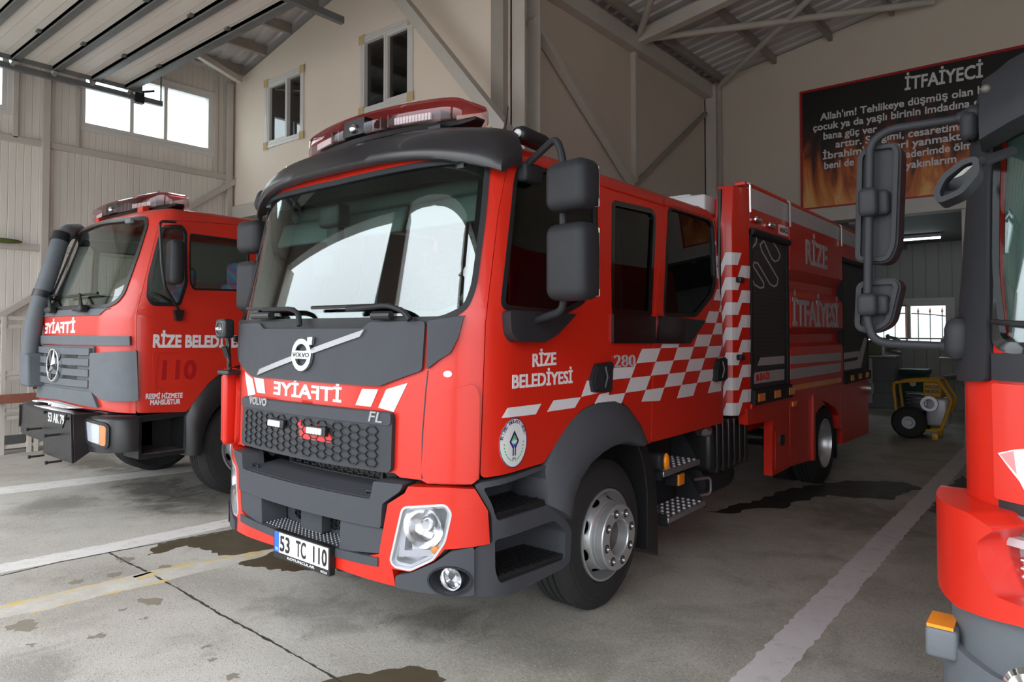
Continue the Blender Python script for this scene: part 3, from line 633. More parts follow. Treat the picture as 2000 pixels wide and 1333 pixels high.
# cabin inside
cabin = part('dashboard', INTERIOR, MB().rbox((0, .52, 1.5), 1.96, .42, .40, .07).rbox((.55, .62, 1.70), .5, .3, .12, .05))
part('cabin_floor', INTERIOR, MB().box(-1.08, 1.08, .3, 3.1, 1.06, 1.12).box(-1.08, 1.08, 3.06, 3.12, 1.1, 2.6).box(-1.0, 1.0, .4, 3.0, 2.62, 2.66))
for x in (-.55, .55):
    s = part('front_seat', FABRIC, MB().rbox((x, 1.25, 1.42), .52, .52, .18, .06).rbox((x, 1.52, 1.82), .50, .14, .72, .06, Matrix.Rotation(-.18, 3, 'X')).rbox((x, 1.60, 2.24), .28, .10, .20, .04))
part('rear_bench', FABRIC, MB().rbox((0, 2.55, 1.42), 1.9, .5, .16, .05).rbox((0, 2.85, 1.85), 1.9, .14, .75, .05, Matrix.Rotation(-.1, 3, 'X')))
sw = V(.56, .86, 1.74); t = Matrix.Rotation(-.9, 3, 'X')
m = MB().tube([sw+t @ V(.22*math.cos(a*.2618), .22*math.sin(a*.2618), 0) for a in range(25)], .016, 8).cyl(sw, sw+t @ V(0, 0, -.3), .03)
for a in (0, 2.1, 4.2): m.bar(sw, sw+t @ V(.22*math.cos(a), .22*math.sin(a), 0), .04, .02)
part('steering_wheel', BLACK, m)
for x0, x1 in ((-.98, -.36), (-.32, .30), (.34, .98)):
    part('sun_visor', LIGHTGREY, MB().rbox(((x0+x1)/2, .46, 2.36), x1-x0, .035, .17, .03, Matrix.Rotation(-.35, 3, 'X')))
part('header_shelf', LIGHTGREY, MB().rbox((0, .70, 2.50), 1.9, .40, .10, .04))
part('sensor_box', BLACK, MB().rbox((-.16, .30, 2.40), .20, .10, .14, .02).rbox((-.16, .31, 2.27), .12, .06, .16, .02), shell)
part('inside_mirror', BLACK, MB().rbox((-.42, .42, 2.12), .22, .05, .17, .04).cyl((-.42, .45, 2.2), (-.42, .5, 2.5), .008))
part('seat_belt', LIGHTGREY, MB().bar((1.02, 1.72, 1.35), (1.02, 1.66, 2.35), .05, .008, (0, 1, 0)).bar((.98, 2.3, 1.3), (1.0, 2.38, 2.4), .07, .03, (0, 1, 0)))
# -- front: cowl, grey panel, badge
hz = T.Q([(836, 628), (832, 724), (745, 753)], 1)
zc, zc0, zl = hz[0][1], hz[2][1]-.004, hz[1][1]
part('wiper_cowl', DARK, MB().patch(sym([(0, zc-.05), (.98, zc-.02), (1.06, zb+.03), (0, zb+.012)]), [], FT, -.02, .008, (.06, .06)))
pan = rnd(sym([(0, zc0), (hz[2][0], zc0), (hz[1][0]-.012, zl), (hz[0][0]-.006, zc), (.52, zc), (.47, zc-.035), (0, zc-.035)]), .02)
hood = part('front_panel', GREY, MB().patch(pan, [], FT, 0, .022, (.06, .06)), bevel=.004)
cor = T.Q([(838, 627), (908, 617), (896, 660), (881, 690), (858, 704), (836, 722)], 1)
for sg in (1, -1):
    f = lambda s, z, d, sg=sg: FT(s*sg, z, d)
    part('corner_panel', GREY, MB().patch(rnd(cor, .012), [], f, 0, .020, (.05, .05)), bevel=.004)
def bar_on(mb, f, a, b, w, d0, d1, sl=0):
    a = Vector(a); b = Vector(b); L = (b-a).normalized(); n = Vector((-L.y, L.x))*w/2; e = L*sl
    return mb.patch([tuple(a-n-e), tuple(b-n-e), tuple(b+n+e), tuple(a+n+e)], [], f, d0, d1, (.05, 0))
b0, b1, lc = T.q(514, 727), T.q(716, 651), T.q(602, 693)
part('badge_bar', BADGE, bar_on(MB(), FT, b0, b1, .030, .022, .034, .02), hood, bevel=.003)
R_ = .090; circ = lambda r, n=40, c=lc: [(c[0]+r*math.cos(2*math.pi*i/n), c[1]+r*math.sin(2*math.pi*i/n)) for i in range(n)]
bd = part('badge_ring', CHROME, MB().patch(circ(R_), [circ(R_*.68)], FT, .03, .048, (.04, .04)).patch([(lc[0]-R_*.95, lc[1]-.022), (lc[0]+R_*.95, lc[1]-.022), (lc[0]+R_*.95, lc[1]+.022), (lc[0]-R_*.95, lc[1]+.022)], [], FT, .03, .050, (.04, 0)).patch([(lc[0]+.055, lc[1]+.06), (lc[0]+.095, lc[1]+.055), (lc[0]+.10, lc[1]+.10), (lc[0]+.055, lc[1]+.098)], [], FT, .03, .048, (0, 0)), hood, bevel=.003)
part('badge_lettering', BLACK, MB().text('VOLVO', (lc[0]-.078, lc[1]-.013), (lc[0]+.078, lc[1]-.013), .026, FT, .049, .052, .012), hood)
# wipers and grab handles
for pts in ([(600, 637), (598, 612), (583, 604), (530, 606)], [(811, 625), (801, 610), (772, 597), (692, 605)]):
    P3 = [FT(*T.q(*p), .05) for p in pts]; w = part('wiper', DARK, MB().tube(path(P3, .06, 6), [.016]*4+[.014]*(len(path(P3, .06, 6))-4), 8))
    e = P3[-1]; x0 = P3[2]; a = T.q(pts[-1][0]-38 if pts[0][0] < 700 else pts[-1][0]-74, pts[-1][1]+1); c = T.q(pts[-2][0], pts[-2][1]+4)
    part('wiper_blade', BLACK, MB().tube([FT(a[0]+(c[0]-a[0])*i/8, a[1]+(c[1]-a[1])*i/8+.012, .032) for i in range(9)], .010, 6), w)
for u in (520, 752):
    a = T.q(u-12, 621); b = T.q(u+22, 624); part('grab_handle', BLACK, MB().tube([FT(a[0]+(b[0]-a[0])*i/4, a[1]+.01, .045) for i in range(5)], .022, 10))
# red band decals
def decal(name, m, polys, f, parent, d0=.0, d1=.0015, step=(.05, .05), **k):
    mb = MB()
    for p in polys: mb.patch(p, [], f, d0, d1, step)
    return part(name, m, mb, parent, **k)
for p in ([(708, 760), (739.4, 761), (725, 795), (695, 791.5)], [(755, 761), (796.6, 748.6), (769.6, 805), (739.4, 796.6)], [(497.2, 737.6), (515.6, 740.7), (518.8, 769), (503, 767)]): decal('front_stripe', WHITE, [T.Q(p)], FT, shell, .001, .003)
w4 = T.Q([(755, 761), (796.6, 748.6), (769.6, 805), (739.4, 796.6)]); w4c = sum(p[0] for p in w4)/4
decal('front_stripe', WHITE, [[(-(p[0]), p[1]) for p in w4]], FT, shell, .001, .003)
part('mirrored_lettering', WHITE, MB().text('İTFAİYE', T.q(667, 787), T.q(534.5, 770.5), .078, FT, .001, .003, .022, flip=True), shell)
part('roof_sticker', WHITE, MB().patch([(T.q(874.6, 731)[0]+.022*math.cos(i*.4), T.q(874.6, 731)[1]+.016*math.sin(i*.4)) for i in range(16)], [], FT, .001, .004, (0, 0)), shell)
cb = T.Q([(834, 792), (868, 766), (925, 748, .04), (936, 770), (933, 930, .03), (925, 944), (836, 940), (826, 925)], 1)
for sg in (1, -1): part('air_deflector', RED, MB().patch(rnd(cb, .05), [], lambda s, z, d, sg=sg: FT(s*sg, z, d), 0, .020, (.04, .05)), bevel=.012, seg=3)
sm_ = [T.q(*p) for p in ((836, 724), (832, 760), (825, 850), (824, 936))]
for sg in (1, -1): part('panel_seam', BLACK, (lambda mb: [bar_on(mb, lambda s, z, d, sg=sg: FT(s*sg, z, d), a, b, .006, .0, .0015) for a, b in zip(sm_, sm_[1:])] and mb)(MB()), shell)
# grille
GRILLE = mat('grille_plastic', (.036, .038, .043), .5, var=.06, spec=.25)
g = T.Q([(766, 805), (770, 921), (768, 830)], 1); gs = g[1][0]; gt = g[0][1]; gb = zg+.004; gm = g[2][1]
G = rnd(sym([(0, gb-.005), (gs, gb), (gs, gt), (0, gt+.002)]), .035)
gr = part('grille', GRILLE, MB().patch(G, [], FT, 0, .028, (.06, .06)), bevel=.006)
o0, o1 = T.q(546, 808)[0], T.q(660, 845)[0]; oz0, oz1 = gb+.10, gm-.035
part('grille_opening', BLACK, MB().patch(rect(o0, o1, oz0, oz1), [], FT, .028, .030, (.06, .06)), gr)
part('horn_plate', REDFILM, MB().patch(rnd([(o0+(o1-o0)*.47, oz0+.01), (o1, oz0+.01), (o1-.02, oz0+.05), (o1-.16, oz0+.11), (o1-.14, oz1-.03), (o0+(o1-o0)*.42, oz1-.02), (o0+(o1-o0)*.5, oz0+.12)], .02), [], FT, .030, .033, (.06, .06)), gr)
m = MB(); Wh, Hh = .086, .040; r = 0; zz = gb+.045; seen = set()
def hexes(mb, f, s0, s1, z0, z1, Wh, Hh, w, d0, d1, skip=None):
    seen = set(); i = 0; s = s0+Wh/2
    while s < s1-Wh*.3:
        z = z0+Hh/2+(Hh/2 if i % 2 else 0)
        while z < z1-Hh*.3:
            c = [(s-Wh/2, z), (s-Wh/4, z-Hh/2), (s+Wh/4, z-Hh/2), (s+Wh/2, z), (s+Wh/4, z+Hh/2), (s-Wh/4, z+Hh/2)]
            for k in range(6):
                a, b = c[k], c[(k+1) % 6]; key = tuple(sorted(((round(a[0], 3), round(a[1], 3)), (round(b[0], 3), round(b[1], 3)))))
                if key in seen: continue
                seen.add(key); A = Vector(a); D = Vector(b)-A; n = Vector((-D.y, D.x)).normalized()*w/2
                q = [A-n, A+D-n, A+D+n, A+n]; mb.add([f(p.x, p.y, d0) for p in q]+[f(p.x, p.y, d1) for p in q], [(4, 5, 6, 7), (0, 1, 5, 4), (1, 2, 6, 5), (2, 3, 7, 6), (3, 0, 4, 7)])
            z += Hh
        s += Wh*.75; i += 1
    return mb
part('hex_mesh', DARK, hexes(MB(), FT, -gs+.06, gs-.06, gb+.02, gm-.02, Wh, Hh, .0055, .027, .036), gr, recalc=False, smooth=False)
part('grille_strip', GREY, MB().patch(rnd(sym([(0, gm), (gs-.004, gm), (gs-.004, gt-.004), (0, gt-.002)]), .02), [], FT, .028, .036, (.06, .06)), gr, bevel=.003)
part('maker_lettering', BADGE, MB().text('VOLVO', T.q(500, 788), T.q(533, 793), .046, FT, .036, .044, .03), gr)
part('model_lettering', BADGE, MB().text('FL', T.q(731, 821.5), T.q(757, 825), .052, FT, .036, .044, .01, shear=.15), gr)
for u, v in ((554, 825.5), (632, 840)):
    c = T.q(u, v); L = part('strobe_bar', BLACK, MB().patch(rect(c[0]-.075, c[0]+.085, c[1]-.024, c[1]+.024), [], FT, .036, .056, (.04, 0)), bevel=.004)
    mb = MB()
    for k in range(5): mb.patch(rnd(rect(c[0]-.07+k*.026, c[0]-.047+k*.026, c[1]-.017, c[1]+.017), .006), [], FT, .056, .062, (0, 0))
    part('strobe_lens', WHITE, mb, L)
# -- bumper
P_ = lambda pts: B.Q(pts, 1)
hl = P_([(786, 991, .03), (870, 986, .03), (882, 1003, .02), (869, 1060), (846, 1094), (801, 1115), (770, 1108, .02), (762, 1096)]); HL = rnd(hl, .02)
br = P_([(772, 1146), (766, 1112)]); bt = P_([(957, 1062), (953, 998), (928, 956), (870, 953), (797, 951)])
zbt = br[0][1]
inner_r = P_([(797, 951), (790, 964), (757, 985), (749, 1030), (740, 1083), (693, 1090)])
zi0 = inner_r[-1][1]-.012; zi1 = bt[-1][1]
redp = [(0, zbt+.03)]+[br[0], br[1]]+list(reversed(P_([(957, 1064), (868, 1074), (846, 1094), (801, 1117), (768, 1113)])))
m = MB()
for sg in (1, -1):
    f = lambda s, z, d, sg=sg: FB(s*sg, z, d)
    o = [(0, zbt+.035), br[0]]+P_([(766, 1112), (801, 1118), (848, 1096), (869, 1074), (957, 1063)])+bt[1:]+inner_r[1:]+[(0, zi0)]
    m.patch(o, [HL], f, -.10, 0, (.05, .05))
bump = part('bumper', RED, m, weld=True, bevel=.006, ang=40)
# grey middle of the bumper: step ledge above, deep recess with side pods below
zl0, zl1 = P_([(749, 1030)])[0][1]-.0, P_([(750, 990)])[0][1]
sL = inner_r[3][0]
ledge = rnd(sym([(0, zl1-.105), (sL-.01, zl1-.105), (sL, zl1+.015), (inner_r[1][0]-.02, zi1-.025), (inner_r[0][0]-.02, zi1+.01), (.62, zi1+.01), (.60, zl1+.03), (0, zl1+.03)]), .012)
st = part('bumper_step', GREY, MB().patch(ledge, [], FB, -.12, .012, (.06, .06)), bevel=.012, seg=3)
part('step_ledge', GREY, MB().loft([[FB(-.62+1.24*i/24, z, d) for d, z in ((-.01, zl1+.02), (-.01, zl1+.032), (-.05, zl1+.036), (-.235, zl1+.062), (-.25, zl1+.02))] for i in range(25)], True), st)
zr = zi0+.01
part('bumper_recess', GREY, MB().patch(sym([(0, zr-.005), (sL-.03, zr), (sL-.01, zl1-.09), (0, zl1-.09)]), [], FB, -.20, -.17, (.06, .06)).patch(sym([(0, zr-.02), (sL-.03, zr-.015), (sL-.03, zr+.03), (0, zr+.02)]), [], FB, -.19, .008, (.06, .06)), st, bevel=.004)
for sg in (1, -1):
    f = lambda s, z, d, sg=sg: FB(s*sg, z, d)
    part('bumper_pod', GREY, MB().patch(rnd([(sL-.31, zr+.02), (sL-.02, zr+.05), (sL-.006, zl1-.11), (sL-.30, zl1-.11)], .015), [], f, -.16, -.004, (.06, .06)), st, bevel=.01)
    mb = MB().patch(rect(.10, .26, zr+.05, zl1-.12), [], f, -.17, -.165, (.06, .06))
    part('intake_mesh', BLACK, hexes(mb, f, .10, .27, zr+.05, zl1-.11, .05, .03, .006, -.166, -.155), st, recalc=False, smooth=False)
    part('tow_eye', BLACK, MB().tube(path([FB(sg*.52, zl1+.03, -.05), FB(sg*.52, zl1+.05, -.05), FB(sg*.60, zl1+.05, -.05), FB(sg*.60, zl1+.03, -.05)], .01), .006, 8), st)
part('intake_divider', GREY, MB().patch(rnd(rect(-.10, .10, zr+.03, zl1-.12), .01), [], FB, -.17, -.10, (.05, 0)), st, bevel=.006)
m = MB(); r = random.Random(2)
for i in range(26):
    for j in range(6):
        p = FB(-.42+i*.84/25, zr+.027, -.03-j*.023); m.cyl(p, p+V(0, 0, .006), .004, seg=6)
part('tread_studs', SILVER, m, st, recalc=False)
zq = zl1+.055; m = MB().patch(sym([(0, zq), (.46, zq), (.46, zq+.06), (.40, zq+.07), (.38, zq+.11), (0, zq+.11)]), [sym([(0, zq+.012), (.44, zq+.012), (.44, zq+.05), (.385, zq+.058), (.365, zq+.098), (0, zq+.098)])], FB, -.25, -.225, (.06, .06))
part('lower_mesh', GRILLE, hexes(m, FB, -.44, .44, zq+.005, zq+.10, .060, .034, .005, -.245, -.235), recalc=False, smooth=False)
part('cooler', BLACK, MB().box(-.9, .9, .26, .34, zi1-.1, zg+.1)); part('cooler_fins', BRASS, MB().box(-.22, .36, .225, .25, zl1+.03, zg+.02))
for x in (-.66, -.54, .58, .70): part('hose_joint', BLACK, MB().cyl((x, .12, zi1+.03), (x, .3, zi1+.05), .05, seg=14))
# plate
pl = [at(u, v, 'y', 2.19) for u, v in ((545, 1033.8), (652, 1069))]; px0, px1 = pl[0].x-OX, pl[1].x-OX; pz1 = (pl[0].z+pl[1].z)/2; pz0 = pz1-.145
fp = lambda x, z, d=0.0: V(x, -.085-d, z)
plate = part('number_plate', BLACK, MB().patch(rnd(rect(px0-.005, px1+.005, pz0-.0, pz1+.004), .005), [], fp, -.03, .004, (0, 0)), bevel=.003)
w = px1-px0
part('plate_face', PLATE, MB().patch(rect(px0+.006, px1-.006, pz0+.033, pz1-.003), [], fp, .004, .006, (0, 0)), plate)
part('plate_band', BLUE, MB().patch(rect(px0+.006, px0+.05, pz0+.033, pz1-.003), [], fp, .006, .0068, (0, 0)), plate)
part('plate_digits', BLACK, MB().text('53', (px0+.06, pz0+.044), (px0+.155, pz0+.044), .086, fp, .006, .008, .018).text('TC', (px0+.215, pz0+.046), (px0+.305, pz0+.046), .086, fp, .006, .008, .018).text('110', (px1-.135, pz0+.046), (px1-.015, pz0+.046), .086, fp, .006, .008, .018), plate)
part('plate_small_print', WHITE, MB().text('KOYUNCULAR', (px0+.13, pz0+.011), (px0+.38, pz0+.011), .014, fp, .004, .006, .012).text('RİZE', (px1-.07, pz0+.008), (px1-.015, pz0+.008), .010, fp, .004, .006, .01).text('TR', (px0+.014, pz0+.042), (px0+.042, pz0+.042), .016, fp, .0068, .008, .01), plate)
# headlights
HOUSING = mat('lamp_housing_metal', (.60, .61, .62), .3, .4, var=.06)
for sg in (1, -1):
    f = lambda s, z, d, sg=sg: FB(s*sg, z, d)
    c = (sum(p[0] for p in hl)/8, sum(p[1] for p in hl)/8)
    H = part('headlight', HOUSING, MB().patch(inset(HL, -.004), [inset(HL, .007)], f, -.07, .002, (.05, .05)).patch(inset(HL, .002), [], f, -.105, -.095, (.05, .05)))
    part('lamp_housing', HOUSING, MB().patch(inset(HL, .004), [], f, -.095, -.085, (.05, .05)).patch(inset(HL, .008), [inset(HL, .022)], f, -.085, -.02, (.05, .05)), H, bevel=.004)
    part('headlight_lens', CLEAR, MB().patch(inset(HL, .006), [], f, .001, .005, (.05, .05)), H)
    a = B.q(826, 1030); ctr = f(a[0], a[1], -.06); nn = (f(a[0], a[1], 0)-ctr).normalized()
    part('reflector', CHROME, MB().lathe([(.035, -.01), (.07, .005), (.095, .035), (.105, .055)], ctr, nn, 28).lathe([(.0001, .03), (.02, .03), (.03, .015), (.03, 0)], ctr, nn, 16), H)
    mb = MB(); a0 = B.q(783, 1000); a1 = B.q(774, 1090)
    mb.patch([(a0[0], a0[1]), (a0[0]+.03, a0[1]), (a1[0]+.03, a1[1]), (a1[0], a1[1])], [], f, -.06, -.02, (.03, .05)); a2 = B.q(850, 1085)
    mb.patch([(a1[0], a1[1]), (a2[0], a2[1]-.01), (a2[0], a2[1]+.02), (a1[0], a1[1]+.03)], [], f, -.06, -.02, (.03, .05)); part('light_guide', SILVER, mb, H, bevel=.004)
    b = B.q(828, 1074); mb = MB(); mb.ball(f(b[0]+.05, b[1], -.03), .026); part('turn_signal', AMBER, mb, H)
    part('signal_bowl', CHROME, MB().patch(rnd(rect(b[0]-.09, b[0]+.06, b[1]-.035, b[1]+.035), .02), [], f, -.07, -.05, (.04, 0)), H)
    # grey corner with the fog lamp
    gc = P_([(774, 1147), (774, 1124), (803, 1119), (850, 1099), (882, 1077), (926, 1068), (926, 1163), (880, 1163), (820, 1156)])
    fc = B.q(879, 1134); fl = [(fc[0]+.098*math.cos(i*.2618), fc[1]+.062*math.sin(i*.2618)) for i in range(24)]
    gcp = part('bumper_corner', GREY, MB().patch(rnd(gc, .015), [fl], f, -.10, .010, (.05, .05)), bevel=.008)
    part('fog_bezel', DARK, MB().patch([(fc[0]+(p[0]-fc[0])*1.04, fc[1]+(p[1]-fc[1])*1.04) for p in fl], [], f, -.09, -.07, (.05, .05)).patch([(fc[0]+(p[0]-fc[0])*1.10, fc[1]+(p[1]-fc[1])*1.12) for p in fl], [fl], f, .004, .018, (.05, .05)), gcp, bevel=.004)
    a = f(fc[0]+.015, fc[1]-.002, -.07); nn = V(.35*sg, -1, 0).normalized()
    part('fog_lamp', CHROME, MB().lathe([(.0001, .0), (.03, .004), (.048, .02), (.052, .05), (.056, .055), (.056, 0)], a, nn, 24), gcp)
    part('fog_lens', CLEAR, MB().lathe([(.0001, .058), (.03, .055), (.05, .05), (.05, .046), (.0001, .05)], a, nn, 24), gcp)
# -- side: entry steps, fender
for sg in (1, -1):
    f = lambda s, z, d, sg=sg: FT(s*sg, z, d)
    so = T.Q([(926, 948), (938, 942), (1062, 908), (1074, 950), (1080, 985), (1102, 1016), (1113, 1036), (1110, 1098), (1095, 1111), (1000, 1160), (926, 1164), (926, 1069), (960, 1060), (958, 1005)], 1)
    h1 = rnd(T.Q([(942, 953), (1056, 918), (1077, 983), (968, 1017), (959, 985)], 1), .02); h2 = rnd(T.Q([(964, 1054), (1080, 1016), (1101, 1038), (1099, 1092), (973, 1139), (965, 1115)], 1), .02)
    su = part('entry_step', GREY, MB().patch(rnd(so, .02), [h1, h2], f, -.30, .012, (.05, .05)).patch(rnd(so, .02), [], f, -.32, -.28, (.08, .08)), bevel=.008)
    for px in ([(967, 1017), (1078, 984)], [(973, 1138), (1100, 1093)]):
        a, b = T.Q(px, 1); mb = MB()
        mb.add([f(a[0], a[1]-.01, .004), f(b[0], b[1]-.01, .004), f(b[0], b[1]-.01, -.28), f(a[0], a[1]-.01, -.28), f(a[0], a[1]+.03, .002), f(b[0], b[1]+.03, .002), f(b[0], b[1]+.03, -.28), f(a[0], a[1]+.03, -.28)], [(0, 3, 2, 1), (4, 5, 6, 7), (0, 1, 5, 4), (1, 2, 6, 5), (2, 3, 7, 6), (3, 0, 4, 7)])
        for i in range(9):
            for j in range(7):
                s = a[0]+(b[0]-a[0])*(i+.3+.35*(j % 2))/9.6; z = a[1]+(b[1]-a[1])*(i+.3)/9.6+.03; p = f(s, z, -.015-j*.036); q = f(s+.028, z, -.015-j*.036); mb.bar(p, q, .016, .010)
        part('step_tread', BLACK, mb, su)
    fo = [SX(*p, X=1.145) for p in ((1066, 985), (1062, 915), (1085, 868), (1115, 823), (1140, 799), (1168, 787), (1200, 784), (1225, 794), (1246, 823), (1258, 858))]
    fi = [SX(*p, X=1.20) for p in ((1112, 1014), (1117, 976), (1130, 937), (1150, 906), (1175, 883), (1197, 870), (1217, 864), (1231, 864), (1241, 868), (1249, 872))]
    n = len(fo); rings = []
    for i in range(n):
        a = Vector(fo[i]); b = Vector(fi[i]); row = [V(.95*sg, *a), V(1.148*sg, *a)]
        for t in (.08, .25, .5, .75, .94): c = a.lerp(b, t); row.append(V((1.15+.075*math.sin(min(1, t*1.5)*math.pi/2))*sg, *c))
        row += [V(1.215*sg, *b), V(1.20*sg, *(b+(b-a)*.03)), V(.72*sg, *(b+(b-a)*.03))]; rings.append(row)
    vs = rings; part('wheel_arch', GREY, MB().loft(rings, True), bevel=0, ang=50)
    # mud flap behind the front wheel
    mf = [SX(*p, X=1.12) for p in ((1243, 866), (1262, 872), (1275, 910), (1283, 1000), (1283, 1086), (1262, 1075), (1262, 960), (1255, 905))]
    part('mud_flap', BLACK, MB().patch(mf, [], lambda y, z, d: V((1.10+d)*sg, y, z), -.42, .03, (0, 0)), bevel=.006)
# -- wheels
def wheel(parent, c, sg, R, W, rimR, front, name='wheel', m_rim=STEEL, holes=8, nuts=8):
    """c = centre of the outer tyre face; sg = outward direction along x"""
    ax = V(sg, 0, 0); sh = .03
    prof = [(rimR*1.02, -W+.03), (R*.80, -W+.01), (R-.055, -W), (R-.02, -W+.02), (R, -W+.05)]
    nb = 4
    for i in range(nb):
        x0 = -W+.05+(W-.10)*i/nb; x1 = -W+.05+(W-.10)*(i+1)/nb; g = .012
        prof += [(R, x0+g*.6), (R, x1-g*.6)]+([(R-.014, x1-g*.4), (R-.014, x1+g*.4)] if i < nb-1 else [])
    prof += [(R, -.05), (R-.012, -.03), (R-.05, -.004), (R-.052, -.006), (R*.82, .004), (R*.815, .001), (R*.74, .006), (rimR*1.07, .002), (rimR*1.02, -.012), (rimR*.98, -.05)]
    t = MB().lathe(prof, c, ax, 64).build(name, RUBBER, parent, ang=25)
    C0 = Vector(c)
    if front: prof = [(rimR*1.03, -.012), (rimR*1.03, .004), (rimR*.985, .006), (rimR*.96, -.02), (rimR*.93, -.05), (rimR*.90, -.07)]; cone = [(rimR*.90, -.07), (rimR*.765, .012)]; rest = [(rimR*.765, .012), (rimR*.735, .018), (rimR*.732, .036), (rimR*.722, .038), (rimR*.722, .044), (rimR*.732, .046), (rimR*.73, .086), (rimR*.71, .092)]
    else: prof = [(rimR*1.03, -.012), (rimR*1.03, .004), (rimR*.985, .006), (rimR*.95, -.03), (rimR*.91, -.05), (rimR*.89, -.12)]; cone = [(rimR*.89, -.12), (rimR*.62, -.17)]; rest = [(rimR*.62, -.17), (rimR*.40, -.17)]
    MB().lathe(prof, C0, ax, 64).build('rim', m_rim, t)
    a_ = ax.orthogonal().normalized(); b_ = ax.cross(a_)
    def fc(u, v, d):
        r = cone[0][0]+(cone[1][0]-cone[0][0])*v; h = cone[0][1]+(cone[1][1]-cone[0][1])*v+d
        return C0+ax*h+(a_*math.cos(u)+b_*math.sin(u))*r
    dm = MB(); st = 2*math.pi/holes
    for k in range(holes): dm.patch(rect(k*st, (k+1)*st, 0, 1), [[((k+.5)*st+.19*math.cos(j*.5236), .64+.29*math.sin(j*.5236)) for j in range(12)]], fc, -.012, 0, (.1, 0))
    dm.build('rim_disc', m_rim, t, weld=True, ang=50)
    MB().lathe([(rimR*.9, -.16), (rimR*.3, -.16)], C0, ax, 24).build('brake_drum', BLACK, t)
    if front:
        hb = rimR*.40
        MB().lathe(rest+[(hb*1.04, .092), (hb, .086), (hb*.97, .02)], C0, ax, 48).build('hub_ring', m_rim, t, ang=25)
        MB().lathe([(hb*.98, .022), (.0001, .020)], C0, ax, 32).build('hub_bore', BRASS, t)  # bore floor in a darker colour, the shade inside the hole put into it
        for k in range(nuts):
            a = k*2*math.pi/nuts+.25; p = C0+(a_*math.cos(a)+b_*math.sin(a))*rimR*.555
            MB().lathe([(.026, .0925), (.026, .094), (.0165, .094), (.0165, .091)], p, ax, 16).build('nut_seat', DARK, t)
            MB().cyl(p+ax*.089, p+ax*.106, .0155, .014, seg=6).cyl(p+ax*.104, p+ax*.112, .010, seg=10).build('wheel_nut', CHROME, t, bevel=.002)
    else:
        MB().lathe(rest+[(rimR*.38, -.10), (rimR*.30, -.07), (.0001, -.06)], C0, ax, 40).build('hub_ring', m_rim, t)
        for k in range(nuts):
            a = k*2*math.pi/nuts+.25; p = C0+(a_*math.cos(a)+b_*math.sin(a))*rimR*.52
            MB().cyl(p+ax*-.17, p+ax*-.145, .016, seg=6).build('wheel_nut', CHROME, t)
    return t
WY, RY, WR = 1.41, 5.90, .452
wheel(truck, (1.085, WY-.005, WR), 1, WR, .30, .268, True); wheel(truck, (-1.085, WY, WR), -1, WR, .30, .262, True)
for sg in (1, -1):
    wheel(truck, (1.17*sg, RY, WR), sg, WR, .27, .262, False)
    MB().lathe([(.27, -.28), (WR-.05, -.29), (WR, -.32), (WR, -.52), (WR-.05, -.55), (.27, -.56)], (1.17*sg, RY, WR), (sg, 0, 0), 48).build('inner_tyre', RUBBER, truck)
part('axle', BLACK, MB().cyl((-1, WY, WR), (1, WY, WR), .07).cyl((-1, RY, WR), (1, RY, WR), .1).ball((0, RY, WR), .2).box(-.45, -.35, .3, 8, .62, .86).box(.35, .45, .3, 8, .62, .86).rbox((0, 1.4, .75), .7, 1.6, .5, .08).box(-.8, .8, .35, .8, .5, .95))
# -- writing and stripes on the near side
fd = lambda s, z, d: FT(s, z, d+.004)
def cells():
    A, Bq, Cq = (Vector(T.q(*p, side=1)) for p in ((1252, 682), (1289, 682), (1241.6, 709.8)))
    a = Bq-A; b = Cq-A; a.y = 0; reg = [(1189, 719), (1236, 717), (1253, 682), (1277, 680), (1283, 672), (1343, 672), (1376, 628), (1391, 590), (1401, 560), (1403, 470), (1411, 476), (1416, 600), (1416, 775), (1406, 790), (1330, 781), (1236, 786), (1186, 790)]
    R = [Vector(p) for p in T.Q(reg, 1)]
    def clip(poly, cell):
        ar = sum(cell[i-1].x*cell[i].y-cell[i].x*cell[i-1].y for i in range(4))
        for i in range(4):
            a_, b_ = cell[i-1], cell[i]; sd = lambda p: ((b_.x-a_.x)*(p.y-a_.y)-(b_.y-a_.y)*(p.x-a_.x))*(1 if ar > 0 else -1); o = []
            for k in range(len(poly)):
                p, q = poly[k-1], poly[k]; u, w = sd(p), sd(q)
                if (u >= 0) != (w >= 0): o.append(p.lerp(q, u/(u-w)))
                if w >= 0: o.append(q)
            poly = o
            if len(poly) < 3: return []
        return poly
    out = []
    for j in range(-10, 4):
        for i in range(-5, 18):
            if (i+j) % 2: continue
            o = A+a*i+b*j; c = clip(R, [o, o+a, o+a+b, o+b])
            if len(c) > 2:
                ar = abs(sum(c[k-1].x*c[k].y-c[k].x*c[k-1].y for k in range(len(c))))/2
                if ar > .0012: out.append([tuple(p) for p in c])
    return out
tail = [[(990, 797), (1055.4, 789), (1044.6, 809.6), (978.4, 816.7)], [(1080, 782.5), (1133, 776), (1121, 796.7), (1067, 804.7)], [(1145, 744), (1150, 744), (1152, 766), (1168, 768), (1134, 775.4)], [(1169.5, 770.5), (1188, 766), (1185, 786.8), (1159.5, 789.6)]]
decal('checker_decal', WHITE, [T.Q(p, 1) for p in tail], fd, shell, .001, .0025, (.1, .1), smooth=False)
decal('checker_decal', WHITE, cells(), fd, shell, .001, .0025, (.1, .1), smooth=False)
part('side_lettering', WHITE, MB().text('RİZE', T.q(1039, 717.5, 1), T.q(1085, 713, 1), .070, fd, .001, .0025, .022).text('BELEDİYESİ', T.q(999, 760, 1), T.q(1117, 748.5, 1), .070, fd, .001, .0025, .022), shell)
part('model_number', SILVER, MB().text('280', T.q(1198, 717.5, 1), T.q(1239, 716, 1), .075, FT, .003, .010, .0), shell)
